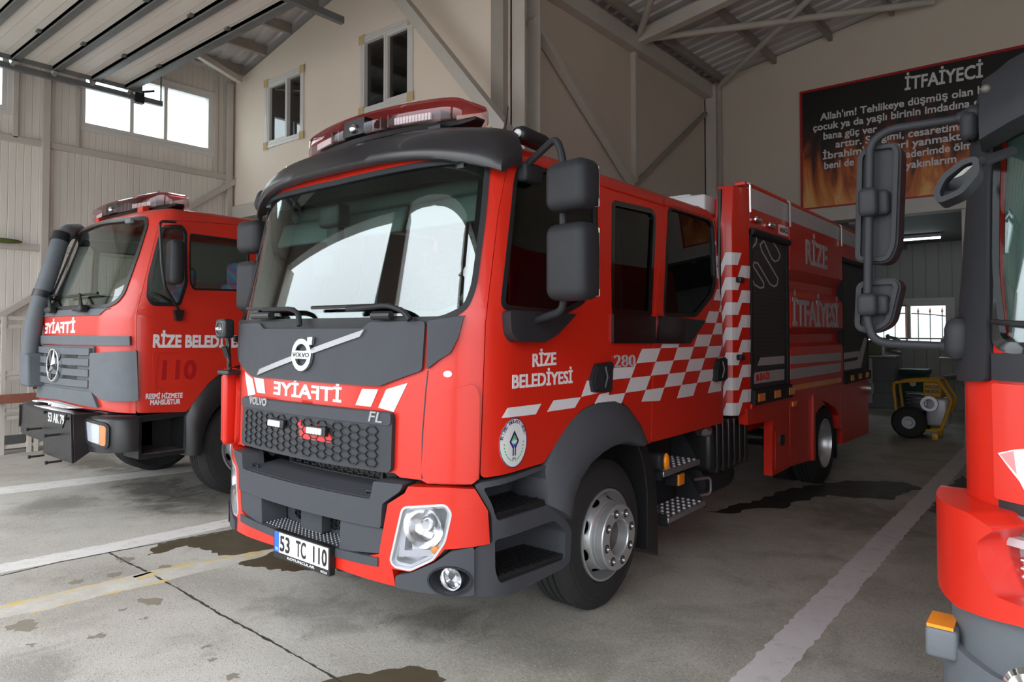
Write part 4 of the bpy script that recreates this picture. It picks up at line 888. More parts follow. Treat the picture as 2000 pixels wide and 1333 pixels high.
ec = Vector(T.q(1002, 865, 1)); er = (T.q(1029, 862, 1)[0]-T.q(977, 867, 1)[0])/2; ez = (T.q(1003, 816, 1)[1]-T.q(1001, 913, 1)[1])/2
ell = lambda k, n=48: [(ec.x+er*k*math.cos(2*math.pi*i/n), ec.y+ez*k*math.sin(2*math.pi*i/n)) for i in range(n)]
em = part('town_emblem', WHITE, MB().patch(ell(1), [], fd, .003, .0045, (.03, .03)))
E_ = lambda x, y: (ec.x+er*x, ec.y+ez*y)
mb = MB().patch(ell(1.0), [ell(.965)], fd, .0044, .0052, (0, 0))
mb.patch([E_(0, .50), E_(.36, .06), E_(.12, -.22), E_(.12, -.52), E_(.04, -.52), E_(.04, -.16), E_(.24, .06), E_(0, .36), E_(-.24, .06), E_(-.04, -.16), E_(-.04, -.52), E_(-.12, -.52), E_(-.12, -.22), E_(-.36, .06)], [], fd, .0046, .0054, (0, 0))
for i, ch in enumerate('RİZE BELEDİYESİ'):
    if ch == ' ': continue
    th = math.radians(162-144*i/14); c = Vector(E_(.80*math.cos(th), .80*math.sin(th))); tx = Vector((er*math.sin(th), -ez*math.cos(th))).normalized(); w_ = .006 if ch in 'İ' else .024
    w_ = w_*er/.15*1.2; mb.text(ch, c-tx*w_/2, c+tx*w_/2, ez*.13, fd, .0046, .0054, .01)
mb.text('1867', E_(-.13, -.66), E_(.13, -.66), ez*.07, fd, .0046, .0054, .005); part('emblem_print', NAVY, mb, em)
mb = MB().patch([E_(0, .35), E_(.20, .08), E_(.08, .10), E_(0, .18), E_(-.08, .10), E_(-.20, .08)], [], fd, .0046, .0054, (0, 0))
for sg in (1, -1):
    for k in range(8):
        th = math.radians(-85+k*12); p = Vector(E_(sg*.66*math.cos(th), .70*math.sin(th)-.05)); q = p+Vector((er*.10*sg, ez*.09)); n = Vector((-(q-p).y, (q-p).x))*.28
        mb.patch([tuple(p), tuple((p+q)/2+n), tuple(q), tuple((p+q)/2-n)], [], fd, .0046, .0054, (0, 0))
part('emblem_leaves', GREEN, mb, em)
part('emblem_water', BLUE, MB().patch([E_(-.16, .02), E_(-.08, -.04), E_(.08, -.04), E_(.16, .02), E_(0, -.20)], [], fd, .0046, .0054, (0, 0)), em)
# -- mirrors
for sg in (1, -1):
    mm = lambda p: V(p[0]*sg, p[1], p[2])
    a0 = mm((1.10, .62, 2.56)); base = part('mirror_arm', DARK, MB().rbox(mm((1.12, .60, 2.53)), .07, .16, .10, .02).tube(path([mm((1.13, .56, 2.57)), mm((1.36-(.05 if sg < 0 else 0), .50, 2.66)), mm((1.40-(.05 if sg < 0 else 0), .50, 2.55)), mm((1.40-(.05 if sg < 0 else 0), .50, 1.80)), mm((1.15, .54, 1.74))], .05), .019, 10))
    part('mirror_foot', DARK, MB().patch(rnd([(s*1, z) for s, z in T.Q([(980, 607), (982, 652), (992, 668), (1042, 669), (1068, 654), (1106, 614)], 1)], .02), [], lambda s, z, d: FT(s*sg, z, d), .004, .075, (.04, .04)), bevel=.03, seg=3)
    rz = Matrix.Rotation(-.12*sg, 3, 'Z')
    for z0, z1, nm in ((2.275, 2.515, 'upper_mirror'), (1.845, 2.215, 'lower_mirror')):
        h = part(nm, DARK, MB().rbox(mm((1.475-(.11 if sg < 0 else 0), .47, (z0+z1)/2)), .255, .16, z1-z0, .055, rz, 5), ang=60)
        part('mirror_face', MIRROR, MB().rbox(mm((1.475-(.11 if sg < 0 else 0), .556, (z0+z1)/2)), .215, .008, z1-z0-.04, .003, rz), h)
# left-hand kerb and front mirrors, seen past the windscreen
fm = part('front_mirror', DARK, MB().rbox((-1.08, .46, 2.60), .28, .14, .17, .06, Matrix.Rotation(.5, 3, 'Z') @ Matrix.Rotation(.35, 3, 'Y'), 5).tube([V(-1.1, .48, 2.66), V(-1.0, .6, 2.68)], .018), ang=60)
part('mirror_face', MIRROR, MB().rbox((-1.05, .535, 2.585), .22, .01, .13, .004, Matrix.Rotation(.5, 3, 'Z') @ Matrix.Rotation(.35, 3, 'Y')), fm)
# -- roof: visor, light bar, marker lamp, aerial
def visor_y(x): return .11+.24*(abs(x)/1.13)**2.6
rings = []
for i in range(49):
    x = -1.13+2.26*i/48; k = abs(x)/1.13; y = visor_y(x); z0 = 2.612-.115*k**4; e = max(0, k-.90)/.10; hs = .62+.38*math.sqrt(max(0, 1-e*e)); yr = .64-.12*k**5
    prof = [(.6, .05), (.08, -.002), (.02, .004), (0, .02), (.024, .06*hs), (.09, .115*hs), (.21, .165*hs), (.38, .20*hs), (.65, .225*hs), (1, .235*hs), (1, .05)]
    rings.append([V(x, y+q*(yr-y), z0+z) for q, z in prof])
part('sun_visor_roof', VISOR, MB().loft(rings, True), ang=50)
for x in (-.84, .84): part('visor_bracket', BLACK, MB().box(x-.08, x+.08, .30, .44, 2.54, 2.60))
for x in (-.62, -.55): part('visor_screw', CHROME, MB().cyl((x, .27, 2.755), (x, .262, 2.772), .009))
def lightbar(parent, c, hw, dep, hgt, sweep, m_top, m_low, zrot=0.0):
    """roof beacon bar: red cap over a clear lens, dark middle module, rows of lamps inside"""
    c = Vector(c)
    def secs(zs, x0=-1, x1=1, n=28, grow=0.0):
        rings = []
        for i in range(n+1):
            t = x0+(x1-x0)*i/n; k = abs(t); x = hw*t; e = math.sqrt(max(0.0, 1-max(0, (k-.82)/.18)**2)) if k > .82 else 1.0
            dd = dep*(.42+.58*e)*.5+grow; y = sweep*t*t; sh = .55+.45*e
            ring = [V(x, y+dd*yy, hgt*(.5+(zz-.5)*sh)) for yy, zz in zs]; rings.append([c+p for p in ring])
        return rings
    low = [(-.92, .0), (-1, .12), (-1.0, .55), (-.97, .80), (.97, .80), (1.0, .55), (1, .12), (.92, 0)]
    cap = [(-.985, .77), (-.95, .86), (-.82, .97), (-.5, 1.0), (.5, 1.0), (.82, .97), (.95, .86), (.985, .77)]
    L = MB().loft(secs([(-.6, -.16), (-.7, .02), (.7, .02), (.6, -.16)]), True).build('light_bar', BLACK, parent)
    MB().loft(secs(low, -1, -.17), True).loft(secs(low, .10, 1), True).build('lower_lens', m_low, L, ang=40)
    MB().loft(secs(cap), True).build('lens_cap', m_top, L, ang=40)
    MB().loft(secs([(-.98, .05), (-.96, .76), (.9, .76), (.9, .05)], -.17, .10, 8), True).build('camera_module', BLACK, L)
    MB().ball(c+V(-.02*hw, sweep*0-dep*.5, hgt*.32), .030).build('camera_lens', CHROME, L)
    mb = MB(); mk = MB()
    for sgn in (1, -1):
        for j in range(12):
            t = sgn*(.40+.028*j); y = sweep*t*t-dep*.36; x = hw*t; mb.add([c+V(x-.009, y, hgt*.16), c+V(x+.009, y, hgt*.16), c+V(x+.009, y-.012, hgt*.16), c+V(x-.009, y-.012, hgt*.16), c+V(x-.009, y, hgt*.44), c+V(x+.009, y, hgt*.44), c+V(x+.009, y-.012, hgt*.44), c+V(x-.009, y-.012, hgt*.44)], [(0, 3, 2, 1), (4, 5, 6, 7), (0, 1, 5, 4), (1, 2, 6, 5), (2, 3, 7, 6), (3, 0, 4, 7)])
        for t in (.18, .27, .36):
            x = hw*t*sgn; mk.box(c.x+x-.006, c.x+x+.006, c.y-dep*.42, c.y+dep*.3, c.z+hgt*.05, c.z+hgt*.55)
        mk.box(c.x+hw*sgn*.6-.25*hw, c.x+hw*sgn*.6+.2*hw, c.y+sweep*.36-dep*.25, c.y+sweep*.36+dep*.2, c.z+hgt*.03, c.z+hgt*.50)
    mb.build('lamp_row', WHITE, L, recalc=True); mk.build('lamp_divider', mat('lens_divider', (.10, .06, .06), .4) if 'lens_divider' not in MATS else MATS['lens_divider'], L)
    return L
LBAR = lightbar(truck, (-.03, .50, 2.885), .75, .29, .14, .15, REDLENS, PINKLENS)
part('bar_mount', BLACK, MB().box(-.6, -.5, .45, .65, 2.70, 2.86).box(.5, .6, .45, .65, 2.70, 2.86))
part('aerial', BLACK, MB().tube([V(.62, .95, 2.74), V(.66, .97, 3.08)], [.012, .006], 8))
mp = at(1015, 268, 'x', OX+1.05)-V(OX, OY, 0); ml = part('marker_lamp', BLACK, MB().rbox(mp+V(.0, .10, .012), .10, .26, .085, .035, Matrix.Rotation(-.05, 3, 'X')))
part('marker_lens', WHITE, MB().ball(mp+V(.005, -.022, .014), .028, .018, .024), ml)
# drip rail along the roof edge
part('roof_rail', RED, MB().tube([FT(T.ysh(y), 2.60, .004) for y in (.6, 1.0, 1.6, 2.2, 2.8, 3.0)], .008, 6), shell)
# left-side guard with rungs, seen past the front corner
lg = part('side_guard', RED, MB().rbox((-1.07, .14, 1.20), .05, .10, .50, .02).rbox((-1.21, .20, 1.17), .04, .10, .46, .02).bar((-1.07, .14, 1.43), (-1.21, .20, 1.38), .08, .04).bar((-1.07, .14, .96), (-1.21, .20, .96), .08, .04))
for z in (1.08, 1.30): part('guard_rung', RED, MB().cyl((-1.07, .14, z), (-1.21, .20, z), .012), lg)
wl = part('work_lamp', BLACK, MB().rbox((-.93, .02, 1.715), .115, .075, .125, .018).cyl((-.93, .04, 1.66), (-.94, .06, 1.44), .014).bar((-.93, .02, 1.60), (-.94, .05, 1.53), .035, .025).tube(path([V(-.93, .05, 1.66), V(-.90, .03, 1.60), V(-.95, .04, 1.55), V(-.91, .04, 1.50), V(-.95, .06, 1.44)], .02), .006, 6).rbox((-.96, .08, 1.43), .14, .12, .03, .01))
part('lamp_face', WHITE, MB().lathe([(.0001, .0), (.046, .0), (.046, .004)], V(-.93, -.017, 1.715), (0, -1, 0), 28), wl)
part('lamp_print', BLACK, MB().patch(rect(-.974, -.886, 1.702, 1.728), [], lambda x, z, d=0.0: V(x, -.021-d, z), 0, .002, (0, 0)).lathe([(.040, .0), (.040, .003), (.036, .003), (.036, 0)], V(-.93, -.020, 1.715), (0, -1, 0), 28), wl)
part('lamp_lettering', WHITE, MB().text('HELLA', (-.968, 1.706), (-.892, 1.706), .018, lambda x, z, d=0.0: V(x, -.022-d, z), .001, .003, .03), wl)
# -- aluminium crew steps, marker lights, tanks under the crew cab
for pts in ([(1297, 932), (1368, 904)], [(1306, 1022), (1378, 986)]):
    (y0, z0), (y1, z1) = SX(*pts[0], X=1.10), SX(*pts[1], X=1.10); z = (z0+z1)/2
    s = part('crew_step', ALU, MB().box(.86, 1.10, y0, y1, z-.01, z+.03), bevel=.006); mb = MB()
    for i in range(7):
        for j in range(5): mb.cyl((.89+j*.045, y0+.05+i*(y1-y0-.1)/6, z+.03), (.89+j*.045, y0+.05+i*(y1-y0-.1)/6, z+.040), .014, .008, 8)
    part('step_studs', SILVER, mb, s)
    part('step_bracket', DARK, MB().hexa([V(.84, y1, z-.02), V(1.10, y1, z-.02), V(1.10, y1+.012, z-.02), V(.84, y1+.012, z-.02), V(.84, y1, z+.26), V(.93, y1, z+.26), V(.93, y1+.012, z+.26), V(.84, y1+.012, z+.26)]).box(.83, .86, y0-.02, y1+.02, z-.02, z+.26).box(.86, 1.09, y0-.02, y0, z-.03, z+.05), s)
y, z = SX(1300, 902, 1.12); sm = part('side_marker', DARK, MB().rbox((1.02, y-.02, z), .20, .10, .12, .03)); part('marker_lens', AMBER, MB().ball((1.125, y, z), .022, .032, .06), sm)
y, z = SX(1331, 937, 1.06); sm = part('side_marker', DARK, MB().box(.95, 1.05, y-.05, y+.05, z-.045, z+.045)); part('marker_lens', AMBER, MB().rbox((1.055, y, z), .02, .10, .085, .008), sm)
ty0, ty1 = SX(1392, 900, 1.08)[0], SX(1464, 880, 1.08)[0]
mb = MB().rbox((.80, (ty0+ty1)/2, .76), .56, ty1-ty0, .42, .06)
for i in range(6): mb.rbox((.81, ty0+.10+i*(ty1-ty0-.2)/5, .76), .57, .05, .43, .02)
part('battery_box', BLACK, mb, bevel=.0)
part('tank_cap', ALU, MB().cyl((.98, ty0-.05, .93), (1.06, ty0-.10, .90), .03).cyl((1.0, ty0-.08, .915), (1.04, ty0-.0, .90), .05))
part('air_tank', DARK, MB().lathe([(.0001, 0), (.10, .01), (.145, .05), (.15, .10), (.15, .62), (.145, .66), (.10, .70), (.0001, .71)], (.86, ty0-.02, .46), (0, 1, 0), 28))
part('tank_guard', ALU, MB().tube(path([V(1.0, ty0-.16, .53), V(1.06, ty0-.0, .53), V(1.06, ty0-.0, .40), V(1.0, ty0-.16, .40)], .04), .011, 8))
# -- equipment body behind the cab
XB = 1.19
def SB(u, v, X=XB): p = at(u, v, 'x', OX+X); return (p.y-OY, p.z)
yb0 = SB(1465, 600)[0]; yb1 = SB(1697, 700)[0]; zsill = SB(1468, 788)[1]; ztop = 2.945
yp = yb0-.30
body = part('equipment_body', RED, MB().box(-1.13, 1.13, yb0-.05, yb1-.02, 1.02, 2.86).box(-1.0, 1.0, yb0+.1, yb1-.1, .78, 1.05))
fs = lambda y, z, d=0.0: V(XB+d, y, z)
# corner pillar with a chamfered, checkered face
for sg in (1, -1):
    plan = [(1.19, yb0), (1.185, yb0-.06), (1.13, yb0-.23), (1.04, yb0-.27), (1.0, yb0-.27), (1.0, yb0)]
    mb = MB().loft([[V(x*sg, y+(.04 if z > 2.8 else 0), z) for x, y in plan] for z in (1.0, 1.08, 2.2, 2.6, 2.93)], True); cp = part('corner_pillar', RED, mb, truck, bevel=.006)
    if sg == 1:
        part('pillar_seal', BLACK, MB().tube([V(1.03, yb0-.275, 1.05), V(1.03, yb0-.275, 2.3), V(1.03, yb0-.24, 2.90)], .018, 8), cp)
        fac = [((1.04, yb0-.27), (1.13, yb0-.23)), ((1.13, yb0-.23), (1.185, yb0-.06)), ((1.185, yb0-.06), (1.19, yb0))]; wid = [(Vector(b)-Vector(a)).length for a, b in fac]; tot = sum(wid)
        def fpil(w, z, d):
            k = 0
            while k < 2 and w > wid[k]: w -= wid[k]; k += 1
            a, b = Vector(fac[k][0]), Vector(fac[k][1]); t = (b-a).normalized(); p = a+t*w; n = Vector((t.y, -t.x)); return V(p.x+n.x*d, p.y+n.y*d, z)
        mb = MB(); cw, chh, sk = tot/2, .105, -.055
        for j in range(13):
            for i in range(-1, 4):
                if (i+j) % 2: continue
                z = 2.36-.105*j; x0 = i*cw+sk*(j % 2)*0+.04
                q = [(x0, z), (x0+cw, z), (x0+cw-.05, z-chh), (x0-.05, z-chh)]; q = [(min(max(p[0], .004), tot-.002), p[1]) for p in q]
                if q[1][0]-q[0][0] > .01 or q[2][0]-q[3][0] > .01: mb.patch(q, [], fpil, .002, .004, (.03, 0))
        part('checker_decal', WHITE, mb, cp, smooth=False); a = fpil(.20, 2.13, 0)
        mb = MB()
        for z in (2.13, 1.48): mb.rbox(fpil(.18, z, .01), .05, .09, .045, .01)
        part('reflector_block', BLACK, mb, cp)
def side(name, m, pts, d0, d1, r=0.0, parent=truck, **k):
    p = [SB(*q) for q in pts]; return part(name, m, MB().patch(rnd(p, r) if r else p, [], fs, d0, d1, (0, 0)), parent, **k)
sc = lambda v, u=1600: SB(u, v)[1]
z_band0, z_band1 = SB(1464, 406)[1], SB(1456, 362)[1]
part('silver_band', SILVER, MB().patch(rect(yb0, yb1, z_band0, z_band1), [], fs, -.06, .006, (0, 0)), truck, bevel=.004)
part('top_rail', RED, MB().box(XB-.09, XB+.008, yb0-.1, yb1, z_band1, z_band1+.035), truck, bevel=.008)
part('fascia', RED, MB().patch(rect(yb0, yb1, SB(1467, 448)[1], z_band0), [], fs, -.06, .002, (0, 0)), truck)
for u in (1459, 1537, 1638):
    y = SB(u, 420)[0]; part('rail_bar', CHROME if u == 1459 else ALU, MB().tube(path([V(XB-.03, y-.02, z_band1+.03), V(XB+.03, y, z_band1+.02), V(XB+.03, y, z_band0-.05)], .03), .010, 8), truck)
SHUT = NT('shutter_slats'); zz = SHUT.sep(SHUT.obj())[2]; SHUT.bump(SHUT.step(SHUT.math('FRACT', SHUT.math('MULTIPLY', zz, 28)), .86, .98), .5, .006)
SHUT = SHUT.set(Base_Color=(.035, .036, .038), Roughness=.5)
s1, s2 = SB(1468, 600)[0], SB(1540, 600)[0]; s3, s4 = SB(1645, 600)[0], yb1-.03
zs1, zs0 = SB(1467, 450)[1], SB(1468, 764)[1]
for a, b in ((s1, s2), (s3, s4)):
    sh = part('roller_shutter', SHUT, MB().patch(rect(a, b, zs0, zs1), [], fs, -.06, -.012, (0, 0)), truck)
    part('shutter_frame', DARK, MB().patch(rect(a-.01, b+.01, zs0-.02, zs1+.02), [rect(a+.03, b-.03, zs0+.01, zs1-.03)], fs, -.06, .004, (0, 0)).tube([V(XB, a-.01, zs1-.01), V(XB, b+.01, zs1-.01)], .035, 12), sh, bevel=.003)
    part('shutter_sill', DARK, MB().patch(rect(a-.01, b+.01, zs0-.125, zs0), [], fs, -.05, .03, (0, 0)), sh, bevel=.006)
    for k in range(3):
        y = a+(b-a)*(.06+.42*k) if a == s1 else a+(b-a)*(.18+.30*k); part('sill_reflector', AMBER, MB().patch(rect(y, y+.16, zs0-.098, zs0-.03), [], fs, .03, .036, (0, 0)), sh)
    if a == s1:
        mb = MB()
        for pts in ([(1487, 499), (1494, 505), (1523, 552), (1522, 558), (1516, 561), (1508, 558), (1488, 484), ], ): pass
        def line(pts, w=.016): 
            P2 = [Vector(SB(*p)) for p in pts]
            for p, q in zip(P2, P2[1:]):
                L = (q-p).normalized(); n = Vector((-L.y, L.x))*w/2; mb.patch([tuple(p-n-L*w*.3), tuple(q-n+L*w*.3), tuple(q+n+L*w*.3), tuple(p+n-L*w*.3)], [], fs, -.012, -.009, (0, 0))
        line([(1480, 461), (1480, 474), (1472, 484), (1469, 498)]); line([(1512, 473), (1520, 485), (1526, 499), (1523, 508), (1516, 511), (1510, 506), (1494, 470), (1487, 478), (1490, 490), (1522, 545), (1520, 556), (1514, 560), (1506, 555), (1482, 514), (1475, 513), (1473, 519), (1494, 553), (1494, 561), (1487, 563), (1476, 556), (1469, 540)])
        part('shutter_drawing', SILVER, mb, sh)
        decal('shutter_stripe', SILVER, [[SB(*p) for p in q] for q in ([(1488, 699), (1534, 695.6), (1534, 710.6), (1482, 715)], [(1477, 728), (1534, 721), (1534, 742), (1469, 751.5)])], fs, sh, -.012, -.009, (0, 0))
        part('shutter_lettering', REDFILM, MB().text('BAİS', SB(1486, 743.5), SB(1505, 741), .062, fs, -.009, -.007, .03).patch([SB(1479, 734), SB(1483, 731), SB(1485, 743), SB(1480, 746)], [], fs, -.009, -.007, (0, 0)), sh)
    else: decal('shutter_stripe', SILVER, [[SB(*p) for p in q] for q in ([(1648, 690), (1680, 686), (1678, 697), (1648, 703)], [(1648, 709), (1676, 704), (1690, 660), (1696, 660), (1683, 719), (1648, 724)])], fs, sh, -.012, -.009, (0, 0))
side('maker_sticker', PLATE, [(1520, 438), (1538.5, 444), (1538.5, 463), (1520, 457)], .002, .004); part('sticker_lettering', BLACK, MB().text('BAİS', SB(1527, 454.5), SB(1537.5, 457), .05, fs, .004, .005, .03), truck)
part('sticker_mark', REDFILM, MB().patch([SB(1521.5, 446), SB(1525, 444), SB(1527, 451), SB(1523, 455)], [], fs, .004, .005, (0, 0)), truck)
for u, v in ((1475, 430), (1502, 441)): y, z = SB(u, v); part('scene_lamp', CHROME, MB().rbox((XB+.02, y, z), .04, .14, .05, .015), truck)
# centre panel with two long recesses
pr = [(XB+.012, sc(455)), (XB+.012, sc(538)), (XB-.075, sc(560)), (XB-.075, sc(568)), (XB+.0, sc(584)), (XB+.012, sc(588)), (XB+.012, sc(641)), (XB-.03, sc(648)), (XB-.07, sc(655)), (XB-.07, sc(668)), (XB+.0, sc(676)), (XB+.010, sc(684)), (XB+.010, sc(775)), (XB-.10, sc(775)), (XB-.10, sc(455))]
cpn = part('center_panel', RED, MB().loft([[V(x, y, z) for x, z in pr] for y in (s2+.03, s3-.03)], True), truck, bevel=.004)
fc_ = lambda y, z, d=0.0: V(XB+.012+d, y, z)
SC_ = lambda u, v: SB(u, v, XB+.012)
part('side_lettering', SILVER, MB().text('RİZE', SC_(1574, 515.5), SC_(1616, 527.5), .26, fc_, .001, .003, .02).text('İTFAİYESİ', SC_(1548, 637), SC_(1638, 640), .27, fc_, .001, .003, .02), cpn)
for q in ([(1543, 696), (1642.6, 689), (1642.6, 704), (1543, 712)], [(1543, 721), (1642, 709), (1641, 726), (1543, 742)]): decal('panel_stripe', SILVER, [[SC_(*p) for p in q]], fc_, cpn, .001, .003, (0, 0))
decal('amber_stripe', AMBER, [[SC_(*p) for p in ((1543, 754), (1642.6, 737.4), (1642.6, 747), (1544, 765))]], fc_, cpn, .001, .003, (0, 0))
# skirts and rear arch
side('lower_skirt', RED, [(1459, 800), (1541, 781), (1542.5, 913.5), (1508.7, 931), (1508.7, 822), (1461, 831)], -.08, .0, bevel=.004)
side('rear_skirt', RED, [(1542.8, 783), (1583, 772), (1583, 900), (1542.8, 912)], -.08, .002, bevel=.004)
ld = side('skirt_locker', RED, [(1513, 843), (1536, 836), (1537, 908), (1513, 920)], 0, .008, bevel=.004); side('locker_latch', BLACK, [(1521, 850), (1529, 848), (1529, 869), (1521, 871)], .008, .018, .01, ld)
side('sill_rail', RED, [(1466, 790), (1645, 745), (1645, 753), (1466, 800)], -.06, .012, bevel=.004)
rp = [SB(*p) for p in ((1583, 770), (1645, 751), (1645, 838), (1638, 838), (1638, 812), (1631, 797), (1620, 791), (1606, 793), (1597, 802), (1588, 822), (1583, 845))]
part('rear_arch', RED, MB().patch(rp, [], fs, -.28, .004, (0, 0)), truck, bevel=.004); side('arch_edge', RED, [(1583, 772), (1587, 771), (1587, 898), (1583, 900)], 0, .03, bevel=.004)
part('rear_panel', RED, MB().patch([SB(1646, 752), SB(1696, 738), SB(1697, 846), SB(1646, 868)], [], fs, -.1, .0, (0, 0)), truck, bevel=.004)
y, z = SB(1549, 789); part('skirt_marker', AMBER, MB().rbox((XB+.012, y, z), .02, .12, .05, .008), truck)
part('rear_flap', BLACK, MB().box(.7, 1.15, RY+.56, RY+.59, .2, .9), truck)
y, z = SB(1693, 759); part('rear_outlet', ALU, MB().cyl((XB-.05, yb1-.1, z), (XB+.06, yb1-.1, z), .08), truck)
part('roof_locker', WHITE, MB().rbox((.55, yb0+.0, 2.80), .7, .5, .16, .02).rbox((.55, yb0+.05, 2.90), .3, .3, .06, .02), truck)
# ================================================================ OLDER FIRE TRUCK (left bay)
LX, LY = -7.80, 2.46
old = thing('fire_truck', 'older fire truck with faded grey grille and snorkel, parked by the clad wall', 'fire truck', (LX, LY, 0))
U = Surf((LX, LY, 0), 1.20, .05, .75, .26, 2.3, 3.2, lambda z: .02*(z-1.0) if z < 1.85 else .017+.34*(z-1.85), lambda z: 1-.07*max(0, z-1.7)/1.1, 2.78, .12, .08)
FU = U.P; UQ = lambda p: U.Q(p)
op = lambda name, m, mb, parent=old, **k: mb.build(name, m, parent, **k)
OREDIN = [OLDRED, PALE, OLDRED]
def UX(u, v, X=1.20): p = at(u, v, 'x', LX+X); return (p.y-LY, p.z)
ow = U.Q([(210, 599), (229, 590), (242, 574), (268, 502), (288, 440), (286, 426, .05)], 1)
owt = U.q(279, 421, 1); ozb = ow[0][1]; ozt = owt[1]
OWS = rnd(sym([(0, ozb), ow[0]]+[p[:2] for p in ow[1:]]+[(0, ozt)]), .07)
od_px = [(265, 808), (265, 700), (267, 612), (311, 434, .04), (316, 430), (545, 447), (545, 700), (470, 713), (437, 726), (409, 748), (385, 778), (365, 806)]
OD = U.Q(od_px, 1)
oq = rnd(U.Q([(316, 450), (321, 443), (353, 442), (363, 455), (364, 552), (350, 596), (298, 595), (289, 581), (292, 541)], 1), .03)
ow2 = rnd(U.Q([(371, 457), (486, 472), (486, 569), (378, 566), (371, 553)], 1), .03)
ozl = OD[0][1]; fzt = U.zt+U.rr*math.pi/2
orf = U.Q([(264, 808), (204, 804), (92, 781)])
ohalf = [(0, .95), (.8, .97), OD[0], OD[1], OD[2], OD[3][:2], OD[4], OD[5], OD[6], OD[7]]
ohalf = ohalf[:-1]+[(OD[6][0], 1.3), (OD[6][0]+.35, 1.3), (OD[6][0]+.5, .98), (U.L-.001, .98), (U.L-.001, fzt), (0, fzt)]
ring = [p for p in OWS if p[0] > 1e-6]
m = MB()
ORW = [(OD[6][0]+.10, OD[6][1]-.62), (OD[6][0]+.85, OD[6][1]-.62), (OD[6][0]+.85, OD[6][1]-.10), (OD[6][0]+.10, OD[6][1]-.10)]
for sg in (1, -1):
    m.patch(ohalf+[(0, ozt)]+list(reversed(ring))+[(0, ozb)], [], lambda s, z, d, sg=sg: FU(s*sg, z, d), -.04, 0, (.08, .08), (0, 1, 0))
rg = [FU((U.L-.002)*(-1+2*i/160), fzt) for i in range(161)]; cen = V(0, 1.6, rg[0].z+.04)
m.loft([rg]+[[p.lerp(cen, k)+V(0, 0, .03*math.sin(k*1.57)) for p in rg] for k in (.06, .2, .5, .95)], False)
osh = op('cab_shell', OREDIN, m, weld=True, ang=40)
op('windscreen', glass('old_windscreen', (.86, .92, .88), .90, .05), MB().patch(inset(OWS, .006), [], FU, -.018, -.013, (.05, .08)), osh)
op('windscreen_seal', BLACK, MB().patch(inset(OWS, -.018), [inset(OWS, .022)], FU, -.010, .010, (.06, .06)), osh)
for sg in (1, -1):
    f = lambda s, z, d, sg=sg: FU(s*sg, z, d)
    dr = op('front_door', OREDIN, MB().patch(rnd(inset([p[:2] for p in OD], .005), .03), [oq, ow2], f, -.035, .004, (.08, .08), (0, 1, 0)), ang=40)
    op('quarter_pane', PANE, MB().patch(oq, [], f, -.018, -.013, (.1, .1)), dr); op('door_window', PANE, MB().patch(ow2, [], f, -.018, -.013, (.1, .1)), dr)
    op('window_seal', BLACK, MB().patch(inset(oq, -.014), [inset(oq, .022)], f, -.012, .010, (.1, .1)).patch(inset(ow2, -.006), [inset(ow2, .014)], f, -.012, .006, (.1, .1)), dr)
# inside
op('dashboard', INTERIOR, MB().rbox((0, .52, 1.66), 2.0, .40, .34, .06)); op('cabin_floor', INTERIOR, MB().box(-1.12, 1.12, .3, 3.1, 1.06, 1.12))
OSEAT = NT('striped_seat_cloth'); p = OSEAT.obj(); OSEAT = OSEAT.set(Base_Color=OSEAT.ramp(OSEAT.math('FRACT', OSEAT.math('MULTIPLY', OSEAT.math('ADD', OSEAT.sep(p)[2], OSEAT.math('MULTIPLY', OSEAT.sep(p)[0], .5)), 7)), [(0, (.05, .10, .22)), (.4, (.06, .22, .26)), (.55, (.30, .05, .08)), (.8, (.10, .09, .25))]), Roughness=.9)
for x in (-.6, .62): op('front_seat', OSEAT, MB().rbox((x, 1.18, 1.52), .5, .5, .2, .06).rbox((x, 1.46, 1.92), .50, .14, .62, .06, Matrix.Rotation(-.15, 3, 'X')).rbox((x, 1.52, 2.34), .36, .12, .26, .06))
sw = V(.60, .78, 1.93); t = Matrix.Rotation(-.7, 3, 'X'); mb = MB().tube([sw+t @ V(.23*math.cos(a*.2618), .23*math.sin(a*.2618), 0) for a in range(25)], .014, 8).cyl(sw, sw+t @ V(0, 0, -.3), .03)
for a in (0, 2.1, 4.2): mb.bar(sw, sw+t @ V(.22*math.cos(a), .22*math.sin(a), 0), .03, .02)
op('steering_wheel', BLACK, mb)
# cowl, wipers, front band
ocz = U.q(150, 617)[1]; oc = U.Q([(201, 613), (210, 599), (232, 588), (190, 657), (268, 683), (187, 687)])
op('wiper_cowl', OLDGREY, MB().patch(rnd(sym([(0, ocz), (oc[0][0]-.04, ocz), (oc[0][0]+.02, ozb-.03), (oc[0][0]+.10, ozb-.016), (0, ozb-.016)]), .02), [], FU, .0, .008, (.08, .08)))
for u, v, u2, v2 in ((112, 606, 150, 576), (172, 603, 192, 574)):
    a = U.q(u, v); b = U.q(u+(-8 if u < 150 else -8), v-28)
    w = op('wiper', BLACK, MB().rbox(FU(a[0], a[1], .05), .10, .08, .07, .02).rbox(FU(a[0]-.13, a[1]+.0, .04), .14, .06, .05, .015).tube([FU(a[0], a[1]+.02, .07), FU(b[0], b[1], .04)], [.02, .012], 8))
    op('wiper_blade', BLACK, MB().tube([FU(b[0]-.34+.68*i/8, b[1]-.02+.02*i/8, .025) for i in range(9)], .014, 6), w)
op('mirrored_lettering', WHITE, MB().text('İTFAİYE', U.q(147, 650.5), U.q(88, 652.5), .115, FU, .001, .003, .03, flip=True), osh)
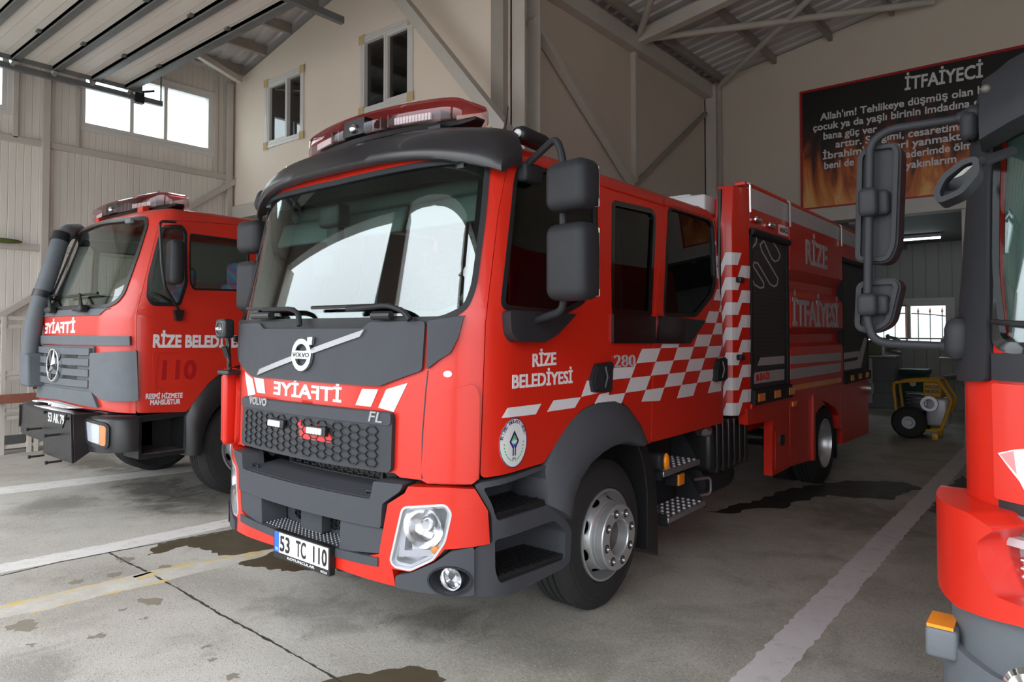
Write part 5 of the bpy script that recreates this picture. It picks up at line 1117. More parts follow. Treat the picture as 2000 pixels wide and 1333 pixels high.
# grille block
gz1 = U.q(190, 657)[1]; gz0 = U.q(130, 762)[1]; gsR = U.q(187, 700)[0]
slat = (gz1-gz0)/5.4
gb_ = op('grille', OLDGREY, MB().patch(rnd(sym([(0, gz0-.02), (gsR, gz0), (gsR, gz1-slat*1.0), (0, gz1-slat)]), .02), [], FU, .0, .02, (.08, .08)), bevel=.004)
ca = U.Q([(268, 659), (268, 688)])
op('upper_trim', OLDGREY, MB().patch(sym([(0, gz1-slat*.85), (ca[1][0]-.05, gz1-slat*.85), (ca[0][0]-.05, gz1), (0, gz1)]), [], FU, 0, .035, (.06, .06)), gb_, bevel=.01)
for k in range(4):
    z = gz1-slat*(1.15+k*1.02); op('grille_bar', OLDGREY, MB().patch(rnd(sym([(0, z-slat*.66), (gsR-.02, z-slat*.66), (gsR-.02, z), (0, z)]), .01), [], FU, .02, .055, (.08, .08)), gb_, bevel=.01)
    if k < 3:
        for sg in (1, -1): op('grille_slot', BLACK, MB().patch(rect(sg*.10, sg*.42, z-slat*.99, z-slat*.69), [], FU, .02, .024, (.08, 0)), gb_)
sc_ = U.q(113, 712); rr_ = U.q(113, 680)[1]-sc_[1]; sc_ = (0.0, sc_[1]) if abs(sc_[0]) < .12 else sc_
cir = lambda r, n=40: [(sc_[0]+r*math.cos(2*math.pi*i/n), sc_[1]+r*math.sin(2*math.pi*i/n)) for i in range(n)]
bd = op('badge_ring', CHROME, MB().patch(cir(rr_), [cir(rr_*.88)], FU, .05, .085, (0, 0)), gb_, bevel=.004)
mb = MB()
for k in range(3):
    a = math.pi/2+k*2*math.pi/3; d = Vector((math.cos(a), math.sin(a))); n = Vector((-d.y, d.x)); c = Vector(sc_); q = [c+n*rr_*.17-d*rr_*.10, c+d*rr_*.93, c-n*rr_*.17-d*rr_*.10]
    mb.add([FU(p.x, p.y, .055) for p in q]+[FU(p.x, p.y, .068) for p in q]+[FU(c.x, c.y, .095), FU(*(c+d*rr_*.9), .072)], [(0, 1, 4, 3), (1, 2, 5, 4), (0, 2, 1), (3, 4, 7), (3, 7, 6), (5, 6, 7), (5, 7, 4), (2, 0, 3, 6, 5)])
op('star_badge', CHROME, mb, gb_, smooth=False)
co = U.Q([(188, 690, .02), (269, 685, .01), (271, 783), (208, 781), (186, 760)], 1)
for sg in (1, -1):
    f = lambda s, z, d, sg=sg: FU(s*sg, z, d)
    op('corner_guard', OLDGREY, MB().patch(rnd(co, .03), [], f, 0, .06, (.05, .05)), bevel=.02, seg=3)
op('lower_valance', OLDGREY, MB().patch(sym([(0, gz0-.10), (gsR+.10, gz0-.13), (gsR, gz0+.01), (0, gz0+.02)]), [], FU, .0, .03, (.08, .08)), gb_, bevel=.008)
wb = U.Q([(104, 787), (203, 800)]); op('step_bar', WHITE, MB().patch(rnd(sym([(0, wb[1][1]-.03), (.62, wb[1][1]-.05), (.62, wb[1][1]+.0), (0, wb[1][1]+.03)]), .02), [rect(-.42, -.04, wb[1][1]-.008, wb[1][1]+.012), rect(.04, .42, wb[1][1]-.012, wb[1][1]+.010)], FU, .02, .09, (.08, .08)), bevel=.006)
# bumper with headlamps, plate and bracket board
D = Surf((LX, LY-.12, 0), 1.25, .04, .85, .35, 2.6, 3.0, lambda z: 0, lambda z: 1, 3, .1); FD = lambda s, z, d=0.0: D.P(s, z, d)+V(0, -.12, 0)
bz1 = D.q(210, 815)[1]; bz0 = D.q(250, 885)[1]; bse = D.q(271, 850, 1)[0]
prof = [(-.25, 0), (-.02, 0), (.0, .02), (.0, 1-.12), (-.02, 1-.03), (-.06, 1), (-.25, 1)]
mb = MB(); mb.loft([[FD(-bse+2*bse*i/60, bz0+(bz1-bz0)*t+(0.0), d) for d, t in prof] for i in range(61)], True); obm = op('bumper', BLACK, mb, ang=50)
hlq = D.Q([(171, 823), (209, 833), (208, 872), (174, 861)], 1); HQ = rnd(hlq, .03)
for sg in (1, -1):
    f = lambda s, z, d, sg=sg: FD(s*sg, z, d)
    h = op('headlight', BLACK, MB().patch(inset(HQ, -.03), [inset(HQ, -.004)], f, -.02, .02, (.05, .05)).patch(inset(HQ, -.01), [], f, -.01, .003, (.05, .05)), bevel=.006)
    sp = hlq[0][0]+(hlq[1][0]-hlq[0][0])*.72
    op('headlight_lens', WHITE, MB().patch(rnd([(hlq[0][0], hlq[0][1]), (sp, hlq[1][1]+.01), (sp, hlq[2][1]+.02), (hlq[3][0], hlq[3][1])], .02), [], f, .004, .012, (.05, .05)).patch(inset(HQ, .0), [], f, .003, .004, (.05, .05)), h)
    op('lens_cover', CLEAR, MB().patch(HQ, [], f, .018, .022, (.05, .05)), h)
    op('turn_signal', AMBER, MB().patch(rnd([(sp+.01, hlq[1][1]+.008), (hlq[1][0], hlq[1][1]), (hlq[2][0], hlq[2][1]), (sp+.01, hlq[2][1]+.01)], .015), [], f, .004, .016, (.05, .05)), h)
by = -.20; PB = lambda u, v: (lambda p: (p.x-LX, p.z))(at(u, v, 'y', LY+by)); fb2 = lambda x, z, d=0.0: V(x, by-d, z)
bb = [PB(84, 800), PB(137, 811), PB(140, 906), PB(84, 886)]
hx = [PB(93, 803), PB(131, 810), PB(123, 837), PB(98, 831)]
bo = op('bracket_board', BLACK, MB().patch(bb, [], fb2, -.02, 0, (0, 0)).hexa([V(bb[2][0]-.02, by+.02, bb[2][1]), V(bb[2][0], by+.02, bb[2][1]), V(bb[2][0], by+.25, bb[2][1]+.15), V(bb[2][0]-.02, by+.25, bb[2][1]+.15), V(bb[1][0]-.02, by+.02, bb[1][1]), V(bb[1][0], by+.02, bb[1][1]), V(bb[1][0], by+.25, bb[1][1]), V(bb[1][0]-.02, by+.25, bb[1][1])]), bevel=.004)
mb = MB()
for u, v in ((80, 837), (116, 849), (84, 890), (118, 901), (92, 805), (133, 818)):
    x, z = PB(u, v); mb.cyl(fb2(x, z, -.01), fb2(x+.0, z+.0, .11 if v > 830 else .02), .010, seg=8).cyl(fb2(x, z, .10 if v > 830 else .01), fb2(x, z, .12 if v > 830 else .03), .016, seg=8)
op('bracket_pin', DARK, mb, bo)
op('number_plate', BLACK, MB().patch(hx, [], fb2, .001, .008, (0, 0)), bo)
op('plate_lettering', WHITE, MB().text('53 AK 79', PB(96, 823), PB(127, 830), .085, fb2, .008, .010, .015), bo)
# door lettering
fdo = lambda s, z, d: FU(s, z, d+.004)
def TQ(u, v): return U.q(u, v, 1)
op('side_lettering', WHITE, MB().text('RİZE BELEDİYESİ', TQ(298, 679.5), TQ(462, 679.5), .125, fdo, .001, .003, .035, prefix='RİZE BELEDİYE').text('RESMİ HİZMETE', TQ(284, 780), TQ(356, 777.5), .050, fdo, .001, .003, .03).text('MAHSUSTUR', TQ(292.5, 792), TQ(351.5, 789.5), .050, fdo, .001, .003, .03), osh)
op('number_lettering', DEEPRED, MB().text('110', TQ(315, 742.5), TQ(382, 741), .185, fdo, .001, .003, .03), osh)
rp_ = rnd([(TQ(298, 683)[0], TQ(298, 683)[1], .05), (TQ(480, 683)[0], TQ(298, 683)[1]), (TQ(480, 683)[0], TQ(298, 683)[1]-.02), (TQ(305, 690)[0]+.02, TQ(305, 690)[1]), (TQ(302, 760)[0], TQ(302, 760)[1], .05), (TQ(375, 762)[0], TQ(375, 762)[1]), (TQ(375, 766)[0], TQ(375, 766)[1]), (TQ(298, 766)[0], TQ(298, 766)[1], .05)], .02)
op('door_crease', OLDRED, MB().patch(rp_, [], fdo, .0, .006, (.08, .08)), osh)
# mirror and its frame
am = [at(u, v, 'x', LX+1.36)-V(LX, LY, 0) for u, v in ((316, 480), (346, 472), (353, 482), (354, 562), (322, 569))]
cx = sum((p for p in am), V(0, 0, 0))/5; mh = am[0].z-am[3].z
omr = op('mirror', DARK, MB().rbox((1.40, cx.y, cx.z), .22, .12, mh+.04, .05, Matrix.Rotation(-.15, 3, 'Z'), 4), ang=60)
ua = [at(u, v, 'x', LX+x)-V(LX, LY, 0) for u, v, x in ((343, 434, 1.18), (312, 432, 1.34), (316, 520, 1.36), (322, 560, 1.36), (350, 607, 1.22))]
op('mirror_frame', BLACK, MB().tube(path(ua, .06), .013, 8), omr)
mb = MB().patch(rnd([UX(338, 606, 1.21), UX(358, 606, 1.21), UX(353, 627, 1.21), UX(342, 627, 1.21)], .01), [], lambda y, z, d: V(1.20+d, y, z), 0, .04, (0, 0)); op('mirror_foot', BLACK, mb, omr, bevel=.01)
op('door_handle', BLACK, MB().rbox((1.21, 1.25, 1.62), .04, .2, .06, .015))
# step box and wheel arch
sb = [UX(*p) for p in ((272, 822), (361, 811), (361, 888), (276, 897))]
sy0, sz1, sy1, sz0 = sb[0][0], sb[0][1], sb[1][0], (sb[2][1]+sb[3][1])/2
op('entry_step', BLACK, MB().patch([(sy0, sz0), (sy1+.05, sz0), (sy1+.05, sz1+.06), (sy0, sz1+.04)], [[(sy0+.03, sz0+.035), (sy1, sz0+.035), (sy1, sz1), (sy0+.03, sz1-.02)]], lambda y, z, d: V(1.19+d, y, z), -.30, .0, (0, 0)).box(.86, .90, sy0, sy1+.05, sz0, sz1+.04), bevel=.006)
op('step_tread', BRASS, MB().box(.9, 1.17, sy0+.03, sy1, sz0+.035, sz0+.045))
fo = [UX(*p, X=1.19) for p in ((360, 890), (361, 812), (376, 785), (393, 762), (414, 742), (437, 726), (462, 715), (490, 712), (520, 716), (550, 732))]
fi = [UX(*p, X=1.25) for p in ((393, 890), (396, 852), (404, 828), (416, 806), (430, 790), (446, 778), (465, 770), (488, 767), (512, 770), (535, 782))]
for sg in (1, -1):
    rings = []
    for i in range(10):
        a = Vector(fo[i]); b = Vector(fi[i]); row = [V(.9*sg, *a), V(1.195*sg, *a)]
        for t in (.1, .35, .7, .95): c = a.lerp(b, t); row.append(V((1.20+.06*math.sin(min(1, t*1.4)*math.pi/2))*sg, *c))
        row += [V(1.255*sg, *b), V(.8*sg, *b)]; rings.append(row)
    op('wheel_arch', BLACK, MB().loft(rings, True), ang=50)
c = at(430, 985, 'z', 0); owy = 1.36
for sg in (1, -1): wheel(old, (1.17*sg, owy, .51), sg, .51, .30, .29, True, m_rim=STEEL); wheel(old, (1.17*sg, 5.0, .51), sg, .51, .28, .29, False)
op('axle', BRASS, MB().cyl((-1, owy, .48), (1, owy, .48), .07).cyl((-1, 5.0, .5), (1, 5.0, .5), .1).box(-.45, -.35, .2, 6.6, .68, .92).box(.35, .45, .2, 6.6, .68, .92).cyl((.6, owy-.2, .40), (.75, owy-.2, .34), .07).rbox((0, 1.5, .85), .8, 1.6, .5, .08).box(-.9, .9, .1, .5, .60, .95))
ob = op('equipment_body', OLDRED, MB().rbox((0, 4.95, 1.85), 2.42, 3.3, 1.9, .05).box(-1.1, 1.1, 3.3, 4.3, .55, .95).box(-1.1, 1.1, 5.65, 6.6, .55, .95))
# snorkel on the right-hand pillar
sn = [V(-1.19, -.02, .98), V(-1.20, -.03, 1.35), V(-1.18, .06, 1.58), V(-1.13, .17, 1.92), V(-1.08, .25, 2.25), V(-1.07, .28, 2.52), V(-1.06, .36, 2.68), V(-1.03, .62, 2.72)]
def snk(u, v, y): p = at(u, v, 'y', LY+y); return V(p.x-LX, y, p.z)
sn = [snk(61, 745, -.06), snk(59, 690, -.06), snk(64, 640, -.03), snk(82, 575, .06), snk(104, 512, .16), snk(118, 468, .24), snk(132, 453, .32), snk(152, 452, .50)]
op('snorkel', OLDGREY, MB().tube(path(sn, .10, 5), .086, 16), ang=60)
op('snorkel_box', OLDGREY, MB().hexa([p+V(dx, dy, 0) for p in (sn[0]+V(.02, .02, -.05), sn[1]+V(.02, .02, .0)) for dx, dy in ((-.12, -.10), (.14, -.10), (.14, .20), (-.12, .20))]), bevel=.03, seg=3)
op('snorkel_clamp', BLACK, MB().tube([sn[5]-(sn[5]-sn[4]).normalized()*.03, sn[5]+(sn[5]-sn[4]).normalized()*.07], .092, 16))
op('snorkel_clamp', BLACK, MB().tube([sn[3]-(sn[4]-sn[3])*.1, sn[3]+(sn[4]-sn[3])*.1], .092, 16))
OL = lightbar(old, (-.05, .62, 2.94), .95, .30, .15, .12, REDLENS, PINKLENS)
op('bar_mount', OLDRED, MB().box(-.6, -.5, .5, .7, 2.85, 2.95).box(.5, .62, .5, .56, 2.85, 2.95).box(.5, .62, .66, .72, 2.85, 2.95))
op('aerial', BLACK, MB().tube([V(.45, .7, 3.05), V(.47, .72, 3.16)], [.008, .004], 6))
m = op('roof_marker', LIGHTGREY, MB().rbox(FU(.72, U.zt-.0, .02), .12, .05, .05, .015))
# ================================================================ FIRE TRUCK IN THE RIGHT BAY (only its corner is in the picture)
RX, RY_ = .86, 2.18
rt = thing('fire_truck', 'cropped fire truck at the right edge with long mirror arm and red corner', 'fire truck', (RX, RY_, 0))
rp2 = lambda name, m, mb, parent=rt, **k: mb.build(name, m, parent, **k)
K = Surf((RX, RY_, 0), 1.12, .04, .70, .32, 2.2, 2.0, lambda z: .015*(z-1.0) if z < 1.66 else .01+.10*(z-1.66), lambda z: 1-.036*max(0, z-1.65)/.65, 2.40, .12, .08); FK = K.P
KQ = lambda pts: K.Q(pts, -1)
kmid = -.05
def ks(u, v): return K.q(u, v, -1)
kw = [(-1.079, 1.701), (-1.094, 1.87), (-1.112, 2.13), (-1.115, 2.29), (-1.09, 2.33)]; kz0 = ks(1995, 683)[1]; kzt = kw[4][1]+.0
seam = KQ([(1938, 745), (1942, 900), (1945, 1000), (1947, 1024)]); sS = seam[0][0]
ztr = K.zt+K.rr*math.pi/2
shellz = ks(1900, 735)[1]; zlow = ks(1960, 1200)[1]
WK = [p for p in kw]; wout = [(p[0]-.0, p[1]) for p in kw]
# shell: whole skin with the screen opening mirrored about the centre
zwb = kz0; zwt = 2.36
hs_ = -kw[0][0]; WKS = rnd(sym([(0, zwb-.01), (hs_-.03, zwb), (-kw[1][0], kw[1][1]), (-kw[2][0], kw[2][1]), (-kw[3][0], zwt), (0, zwt+.03)]), .05)
rgw = [p for p in WKS if p[0] > 1e-6]
zb_ = .95; m = MB(); Lk = K.L-.002
side_w = [(K.ysh(.5), 1.62), (K.ysh(1.35), 1.62), (K.ysh(1.35), 2.4), (K.ysh(.62), 2.4)]
for sg in (1, -1):
    m.patch([(0, zb_), (Lk, zb_), (Lk, ztr), (0, ztr), (0, max(p[1] for p in rgw))]+list(reversed(rgw))+[(0, zwb-.01)], [rnd(side_w, .04)], lambda s, z, d, sg=sg: FK(s*sg, z, d), -.04, 0, (.07, .08), (0, 1, 0))
rg = [FK(Lk*(-1+2*i/120), ztr) for i in range(121)]; cen = V(0, 1.0, rg[0].z+.03); m.loft([rg]+[[p.lerp(cen, k) for p in rg] for k in (.1, .4, .95)], False)
ksh = rp2('cab_shell', REDIN, m, weld=True, ang=40)
for sg in (1, -1): rp2('door_window', DARKPANE, MB().patch(rnd(side_w, .04), [], lambda s, z, d, sg=sg: FK(s*sg, z, d), -.02, -.014, (.1, .1)), ksh)
rp2('windscreen', SCREEN, MB().patch(inset(WKS, .004), [], FK, -.016, -.011, (.05, .08)), ksh)
rp2('windscreen_seal', GLOSSBLACK, MB().patch(inset(WKS, -.012), [inset(WKS, .020)], FK, -.010, .012, (.05, .08)), ksh)
rp2('inner_panel', INTERIOR, MB().rbox((0, .55, 1.52), 1.9, .4, .3, .05).box(-1.0, 1.0, 1.9, 1.95, 1.1, 2.4).box(-1.05, 1.05, .3, 1.95, 1.0, 1.06))
rp2('pillar_lining', LIGHTGREY, MB().bar((-.98, .30, 1.5), (-.94, .36, 2.45), .10, .05, (0, 1, 0)))
for sg in (1, -1):
    f = lambda s, z, d, sg=sg: FK(-s*sg, z, d)   # outlines below are read on the image-left corner (negative s)
    pil = KQ([(1934, 646), (1931, 560), (1926, 450), (1932, 320), (1934, 205), (1906, 205), (1903, 330), (1893, 560), (1890, 668), (1896, 742), (1938, 746)])
    edge = K.ysh(.45)
    P1 = [(-edge, pil[9][1]), (sS, pil[10][1]), (kw[0][0]+.012, zwb), (kw[1][0]+.012, kw[1][1]), (kw[2][0]+.012, kw[2][1]), (kw[3][0]+.02, zwt), (-edge, zwt)]
    pl_ = rp2('pillar_cover', DARK, MB().patch(rnd(P1, .02), [], lambda s, z, d, sg=sg: FK(s*sg, z, d), -.002, .022, (.04, .06)), bevel=.008)
rp2('header_cover', DARK, MB().patch(rect(-K.ysh(.55), K.ysh(.55), zwt-.0, ztr-.03), [], FK, -.002, .016, (.05, .04)), bevel=.006)
zpan = ks(1990, 746)[1]
rp2('lower_screen_panel', DARK, MB().patch(sym([(0, zpan), (-sS-.012, zpan), (-sS-.012, zwb-.012), (0, zwb-.012)]), [], FK, -.002, .014, (.06, .06)), bevel=.006)
zs1_, zs0_ = ks(1990, 983)[1], ks(1990, 1006)[1]; zs2_ = ks(1990, 1046)[1]
rp2('front_panel', RED, MB().patch(rnd(sym([(0, zs1_), (-sS-.015, zs1_), (-sS-.012, zpan-.008), (0, zpan-.008)]), .01), [], FK, 0, .014, (.06, .06)), bevel=.006)
rp2('upper_strip', BLACK, MB().patch(sym([(0, zs0_), (-sS-.02, zs0_), (-sS-.02, zs1_), (0, zs1_)]), [], FK, 0, .006, (.06, .06)))
rp2('grey_strip', OLDGREY, MB().patch(sym([(0, zs2_), (-sS-.02, zs2_), (-sS-.02, zs0_), (0, zs0_)]), [], FK, 0, .016, (.06, .06)), bevel=.004)
# bulging lamp surround, headlight, decal, bumper
Q_ = Surf((RX, RY_-.16, 0), 1.19, .05, .74, .40, 2.3, 1.2, lambda z: 0, lambda z: 1.0, 3, .1); FQ = lambda s, z, d=0.0: Q_.P(s, z, d)+V(0, -.16, 0)
qq = lambda pts: Q_.Q(pts, -1)
lip = qq([(1942, 1036), (1907, 1059), (1910, 1094), (1942, 1165), (2000, 1187)]); low = qq([(1869, 1186), (1932, 1210), (1998, 1226)])
zt2 = qq([(1860, 990)])[0][1]; eS = -Q_.ysh(.55)
zhl = qq([(1960, 1030)])[0][1]
m_ = MB()
for sg in (1, -1):
    f = lambda s, z, d, sg=sg: FQ(s*sg, z, d)
    o = [(0, low[2][1]), low[2], low[1], low[0], (eS, low[0][1]+.03), (eS, zt2), (lip[0][0]-.08, zt2), (lip[0][0], lip[0][1])]+lip[1:]+[(0, lip[4][1]-.02)]
    m_.patch(rnd(o, .015), [], f, -.14, 0, (.05, .05))
sur = rp2('lamp_surround', RED, m_, weld=True, bevel=.025, seg=3, ang=50)
hk = KQ([(1951, 1040), (1966, 1085), (1985, 1130), (2010, 1165)])
for sg in (1, -1):
    f = lambda s, z, d, sg=sg: FK(s*sg, z, d)
    hp_ = rnd([hk[0], hk[1], hk[2], hk[3], (hk[3][0]+.24, hk[3][1]-.01), (hk[3][0]+.30, hk[0][1]+.0)], .03)
    h = rp2('headlight', SILVER, MB().patch(inset(hp_, -.01), [inset(hp_, .012)], f, 0, .05, (.05, .05)).patch(hp_, [], f, 0, .010, (.05, .05)))
    rp2('headlight_lens', CLEAR, MB().patch(inset(hp_, .004), [], f, .040, .046, (.05, .05)), h); mb = MB()
    for i in range(5):
        for j in range(6): mb.ball(f(hk[1][0]+.06+i*.022, hk[0][1]-.05-j*.022, .020), .009, nu=8, nv=6)
    rp2('reflector_grid', CHROME, mb, h, recalc=False)
dc = KQ([(1958, 885), (1990, 878), (2020, 876), (2020, 980), (1999, 940)])
rp2('white_decal', WHITE, MB().patch(dc, [], FK, .014, .016, (.06, .06)), ksh); dc2 = KQ([(1962, 887), (1988, 881), (1991, 905), (1994, 926)]); rp2('pink_decal', mat('pink_film', (.80, .25, .25), .4), MB().patch(dc2, [], FK, .016, .017, (.06, .06)), ksh)
gz = qq([(1845, 1220)])[0][1]
rp2('bumper', OLDGREY, MB().patch(sym([(0, .35), (Q_.ysh(.5), .35), (Q_.ysh(.5), low[0][1]-.02), (-low[1][0], low[1][1]+.01), (0, low[2][1]+.01)]), [], FQ, -.15, -.035, (.06, .06)).patch(sym([(0, .36), (Q_.ysh(.42), .36), (Q_.ysh(.42), gz-.03), (-low[1][0], gz-.06), (0, gz-.08)]), [], FQ, -.10, -.012, (.06, .06)), bevel=.02, seg=3)
a = at(1824, 1244, 'y', RY_+.12)-V(RX, RY_, 0)
mk = rp2('side_marker', OLDGREY, MB().rbox(a+V(.02, .04, -.01), .08, .12, .085, .012)); rp2('marker_lens', AMBER, MB().box(a.x-.015, a.x+.05, a.y-.02, a.y+.09, a.z+.033, a.z+.042), mk)
fgp = at(2012, 1352, 'y', RY_-.1)-V(RX, RY_, 0); rp2('fog_lamp', CHROME, MB().lathe([(.0001, .02), (.045, .012), (.055, 0)], fgp, (0, -1, 0), 20))
rp2('chassis', BLACK, MB().box(-.45, .45, .3, 6.5, .6, .9).box(-.9, .9, .1, 1.9, .5, .95))
rp2('equipment_body', RED, MB().rbox((0, 4.3, 1.8), 2.3, 4.4, 2.0, .05))
for sg in (1, -1): wheel(rt, (1.08*sg, 1.0, .48), sg, .48, .30, .27, True); wheel(rt, (1.08*sg, 5.0, .48), sg, .48, .28, .27, False)
# roof visor above the screen
rings = []
for i in range(31):
    x = -1.05+2.10*i/30; k = abs(x)/1.05; y = -.16+.26*k**3; z = 2.31-.10*k**4
    rings.append([V(x, p+y, q+z) for p, q in ((.40, .06), (.06, .0), (.0, .02), (-.01, .07), (.03, .14), (.12, .22), (.40, .28))])
rp2('sun_visor_roof', DARK, MB().loft(rings, True), ang=50); vl = at(1925, 174, 'y', RY_+.0)-V(RX, RY_, 0); rp2('visor_lamp', BRASS, MB().ball(vl, .012), rt)
# mirror arm, clamps and mirrors out to the side
MY = RY_+.30
W_ = lambda u, v, y=MY: at(u, v, 'y', y)-V(RX, RY_, 0)
pts = [W_(1905, 225), W_(1864, 234), W_(1735, 253), W_(1699, 280), W_(1697, 420), W_(1694, 628), W_(1706, 662), W_(1730, 671), W_(1848, 677)]
arm = rp2('mirror_arm', DARK, MB().tube(path(pts, .05, 5), .0135, 12), ang=60)
a, b = W_(1905, 222), W_(1870, 233); rp2('arm_joint', DARK, MB().cyl(a, b, .026, .018).rbox(W_(1895, 248), .05, .07, .09, .02).rbox(W_(1905, 222), .05, .06, .05, .02), arm)
rp2('arm_foot', DARK, MB().rbox(W_(1874, 662), .075, .12, .13, .04).cyl(W_(1858, 676), W_(1838, 676), .026, .018), arm)
def shell_mirror(name, px, rim_px, cl):
    o = [W_(*p) for p in px]; c = [(p.x, p.z) for p in o]; f = lambda x, z, d=0.0: V(x, MY-RY_+.055-d, z)
    P_o = rnd(c, .03); h = rp2(name, DARK, MB().patch(P_o, [], f, -.07, .02, (0, 0)).patch(inset(P_o, .006), [inset(P_o, .02)], f, .018, .034, (0, 0)), bevel=.010, seg=3)
    rp2('mirror_face', MIRROR, MB().patch(inset(P_o, .014), [], f, -.076, -.068, (0, 0)), h)
    x0, z1 = W_(cl[0], cl[1]).x, W_(cl[0], cl[1]).z; x1, z0 = W_(cl[2], cl[3]).x, W_(cl[2], cl[3]).z
    rp2('mirror_clamp', DARK, MB().rbox(((x0+x1)/2-.012, MY-RY_, (z0+z1)/2), (x1-x0)*.72, .075, z1-z0, .018).rbox(((x0+x1)/2+.02, MY-RY_+.03, (z0+z1)/2), (x1-x0)*.6, .06, (z1-z0)*.9, .015), h)
shell_mirror('tall_mirror', [(1669, 300), (1690, 280), (1747, 273), (1757, 289), (1750, 480), (1733, 514), (1664, 512)], None, (1679, 371, 1733, 421))
shell_mirror('wide_angle_mirror', [(1667, 556), (1685, 545), (1746, 542), (1757, 556), (1738, 636), (1699, 654), (1663, 645)], None, (1677, 574, 1732, 617))
fmq = [W_(*p, RY_-.08) for p in ((1822, 378), (1838, 345), (1880, 312), (1912, 305), (1914, 340), (1880, 380), (1832, 400))]
f = lambda x, z, d=0.0: V(x, -.08-d, z); c = rnd([(p.x, p.z) for p in fmq], .015)
kf = rp2('front_mirror', DARK, MB().patch(c, [inset(c, .014)], f, -.10, .01, (0, 0)).patch(inset(c, .012), [], f, -.10, -.05, (0, 0)).tube([V(fmq[3].x, 0.0, fmq[3].z), V(fmq[3].x+.06, .10, fmq[3].z+.04)], .014), bevel=.005)
zc_ = sum(p[1] for p in c)/len(c); rp2('mirror_face', MIRROR, MB().patch(inset(c, .016), [], lambda x, z, d=0.0: V(x, -.08-d-(z-zc_)*.55, z), -.05, -.04, (0, 0)), kf)
wq = FK(ks(1990, 632)[0], ks(1990, 632)[1], .03); rp2('wiper', BLACK, MB().tube([FK(ks(1952, 629)[0], ks(1952, 629)[1], .02), wq, FK(-.2, zwb+.03, .03)], .008, 8))
# ================================================================ BACK OF THE HALL
PY = 12.58
fpo = lambda x, z, d=0.0: V(x, PY-d, z)
def PX(u, v): p = at(u, v, 'y', PY-.03); return (p.x, p.z)
a = PX(1563, 181); b = PX(1568, 411); pxl, pz1_, pz0_ = a[0], a[1], b[1]; pxr = pxl+4.9
board = thing('wall_banner', 'large dark banner with flames and white prayer lettering high on the rear wall', 'banner', ((pxl+pxr)/2, PY, pz0_))
bl = lambda o: (setattr(o, 'location', (-(pxl+pxr)/2, -PY, -pz0_)), o)[1]
t = NT('flame_print'); p = t.pos(); hh = t.math('DIVIDE', t.math('SUBTRACT', t.sep(p)[2], pz0_), pz1_-pz0_)
sp_ = t.scale(p, (1.5, 1, .55)); fl = t.noise(sp_, 1.7, 4, .55, 1.6); f2 = t.math('SUBTRACT', t.math('MULTIPLY_ADD', fl, 1.15, .12), hh)
FLAME = t.set(Base_Color=t.ramp(f2, [(.06, (.004, .003, .003)), (.26, (.07, .012, .004)), (.42, (.40, .085, .012)), (.58, (.62, .20, .035)), (.75, (.75, .40, .12))]), Roughness=.45)
bl(MB().patch(rect(pxl, pxr, pz0_, pz1_), [], fpo, 0, .03, (0, 0)).build('banner_board', FLAME, board)); bl(MB().patch(rect(pxl-.01, pxr+.01, pz0_-.01, pz1_+.01), [rect(pxl+.03, pxr-.03, pz0_+.03, pz1_-.03)], fpo, .0, .04, (0, 0)).build('banner_frame', DEEPRED, board))
mb = MB(); BT = lambda s, a, b, h, bo=.018: mb.text(s, PX(*a), PX(*b), h, fpo, .030, .034, bo)
BT('İTFAİYECİ', (1767, 177), (1919.5, 151), .215, .02)
bl(mb.build('banner_title', WHITE, board)); mb = MB(); h = .125
for s, a, b in (("Allah'ım! Tehlikeye düşmüş olan b", (1602, 236), (1921, 182.5)), ('çocuk ya da yaşlı birinin imdadına ge', (1588, 257), (1925, 204.5)), ('bana güç ver', (1608, 273), (1713, 258.5)), ('arttır. Sevgimi, cesaretimi', (1632, 289), (1878, 254)), ("İbrahim'den beri yanmaktan", (1607, 312), (1902, 269.5)), ('beni de', (1610, 330.7), (1668, 323)), ('Kaderimde ölme', (1756, 311), (1911.5, 288.5)), ('yakınlarım', (1769, 330), (1868, 317.5))): BT(s, a, b, h)
bl(mb.build('banner_lettering', WHITE, board))
# tube light under the store ceiling
a = at(1750, 467, 'z', 3.60); tl = thing('tube_light', 'lit white strip light under the low ceiling at the back', 'ceiling light', (a.x+.35, a.y, 3.58))
MB().box(-.45, .45, -.07, .07, .0, .06).build('light_housing', SILVER, tl); em = NT('lit_tube'); em.set(Base_Color=(1, 1, 1), Emission_Color=(.85, .95, 1.0), Emission_Strength=4.0)
MB().box(-.43, .43, -.055, .055, -.03, 0).build('light_tube', em.m, tl)
# gate with red spear bars outside the store window
gt_ = thing('steel_gate', 'red barred gate seen through the back window', 'gate', (W5[0]+1.2, YS+.8, 0)); mb = MB(); mr = MB()
for i in range(16):
    x = -1.5+i*.24
    if i % 4 == 0: mr.bar((x, 0, 0), (x, 0, 2.5), .05, .05, (0, 1, 0))
    else: mb.cyl((x, 0, 0), (x, 0, 2.15), .012, seg=6); mr.tube([V(x, 0, 2.12), V(x, 0, 2.15), V(x, 0, 2.25)], [.012, .03, .003], 6)
mr.box(-1.6, 2.2, -.02, .02, 2.28, 2.33); mr.bar((1.1, 0, 1.5), (2.0, 0, 2.3), .04, .04, (0, 1, 0)); mb.tube([V(-1.5+i*.35, .02, 1.9+.22*math.sin(i/10*math.pi)) for i in range(11)], .014, 6)
mr.build('gate_frame', RUST, gt_); mb.build('gate_bar', BLACK, gt_)
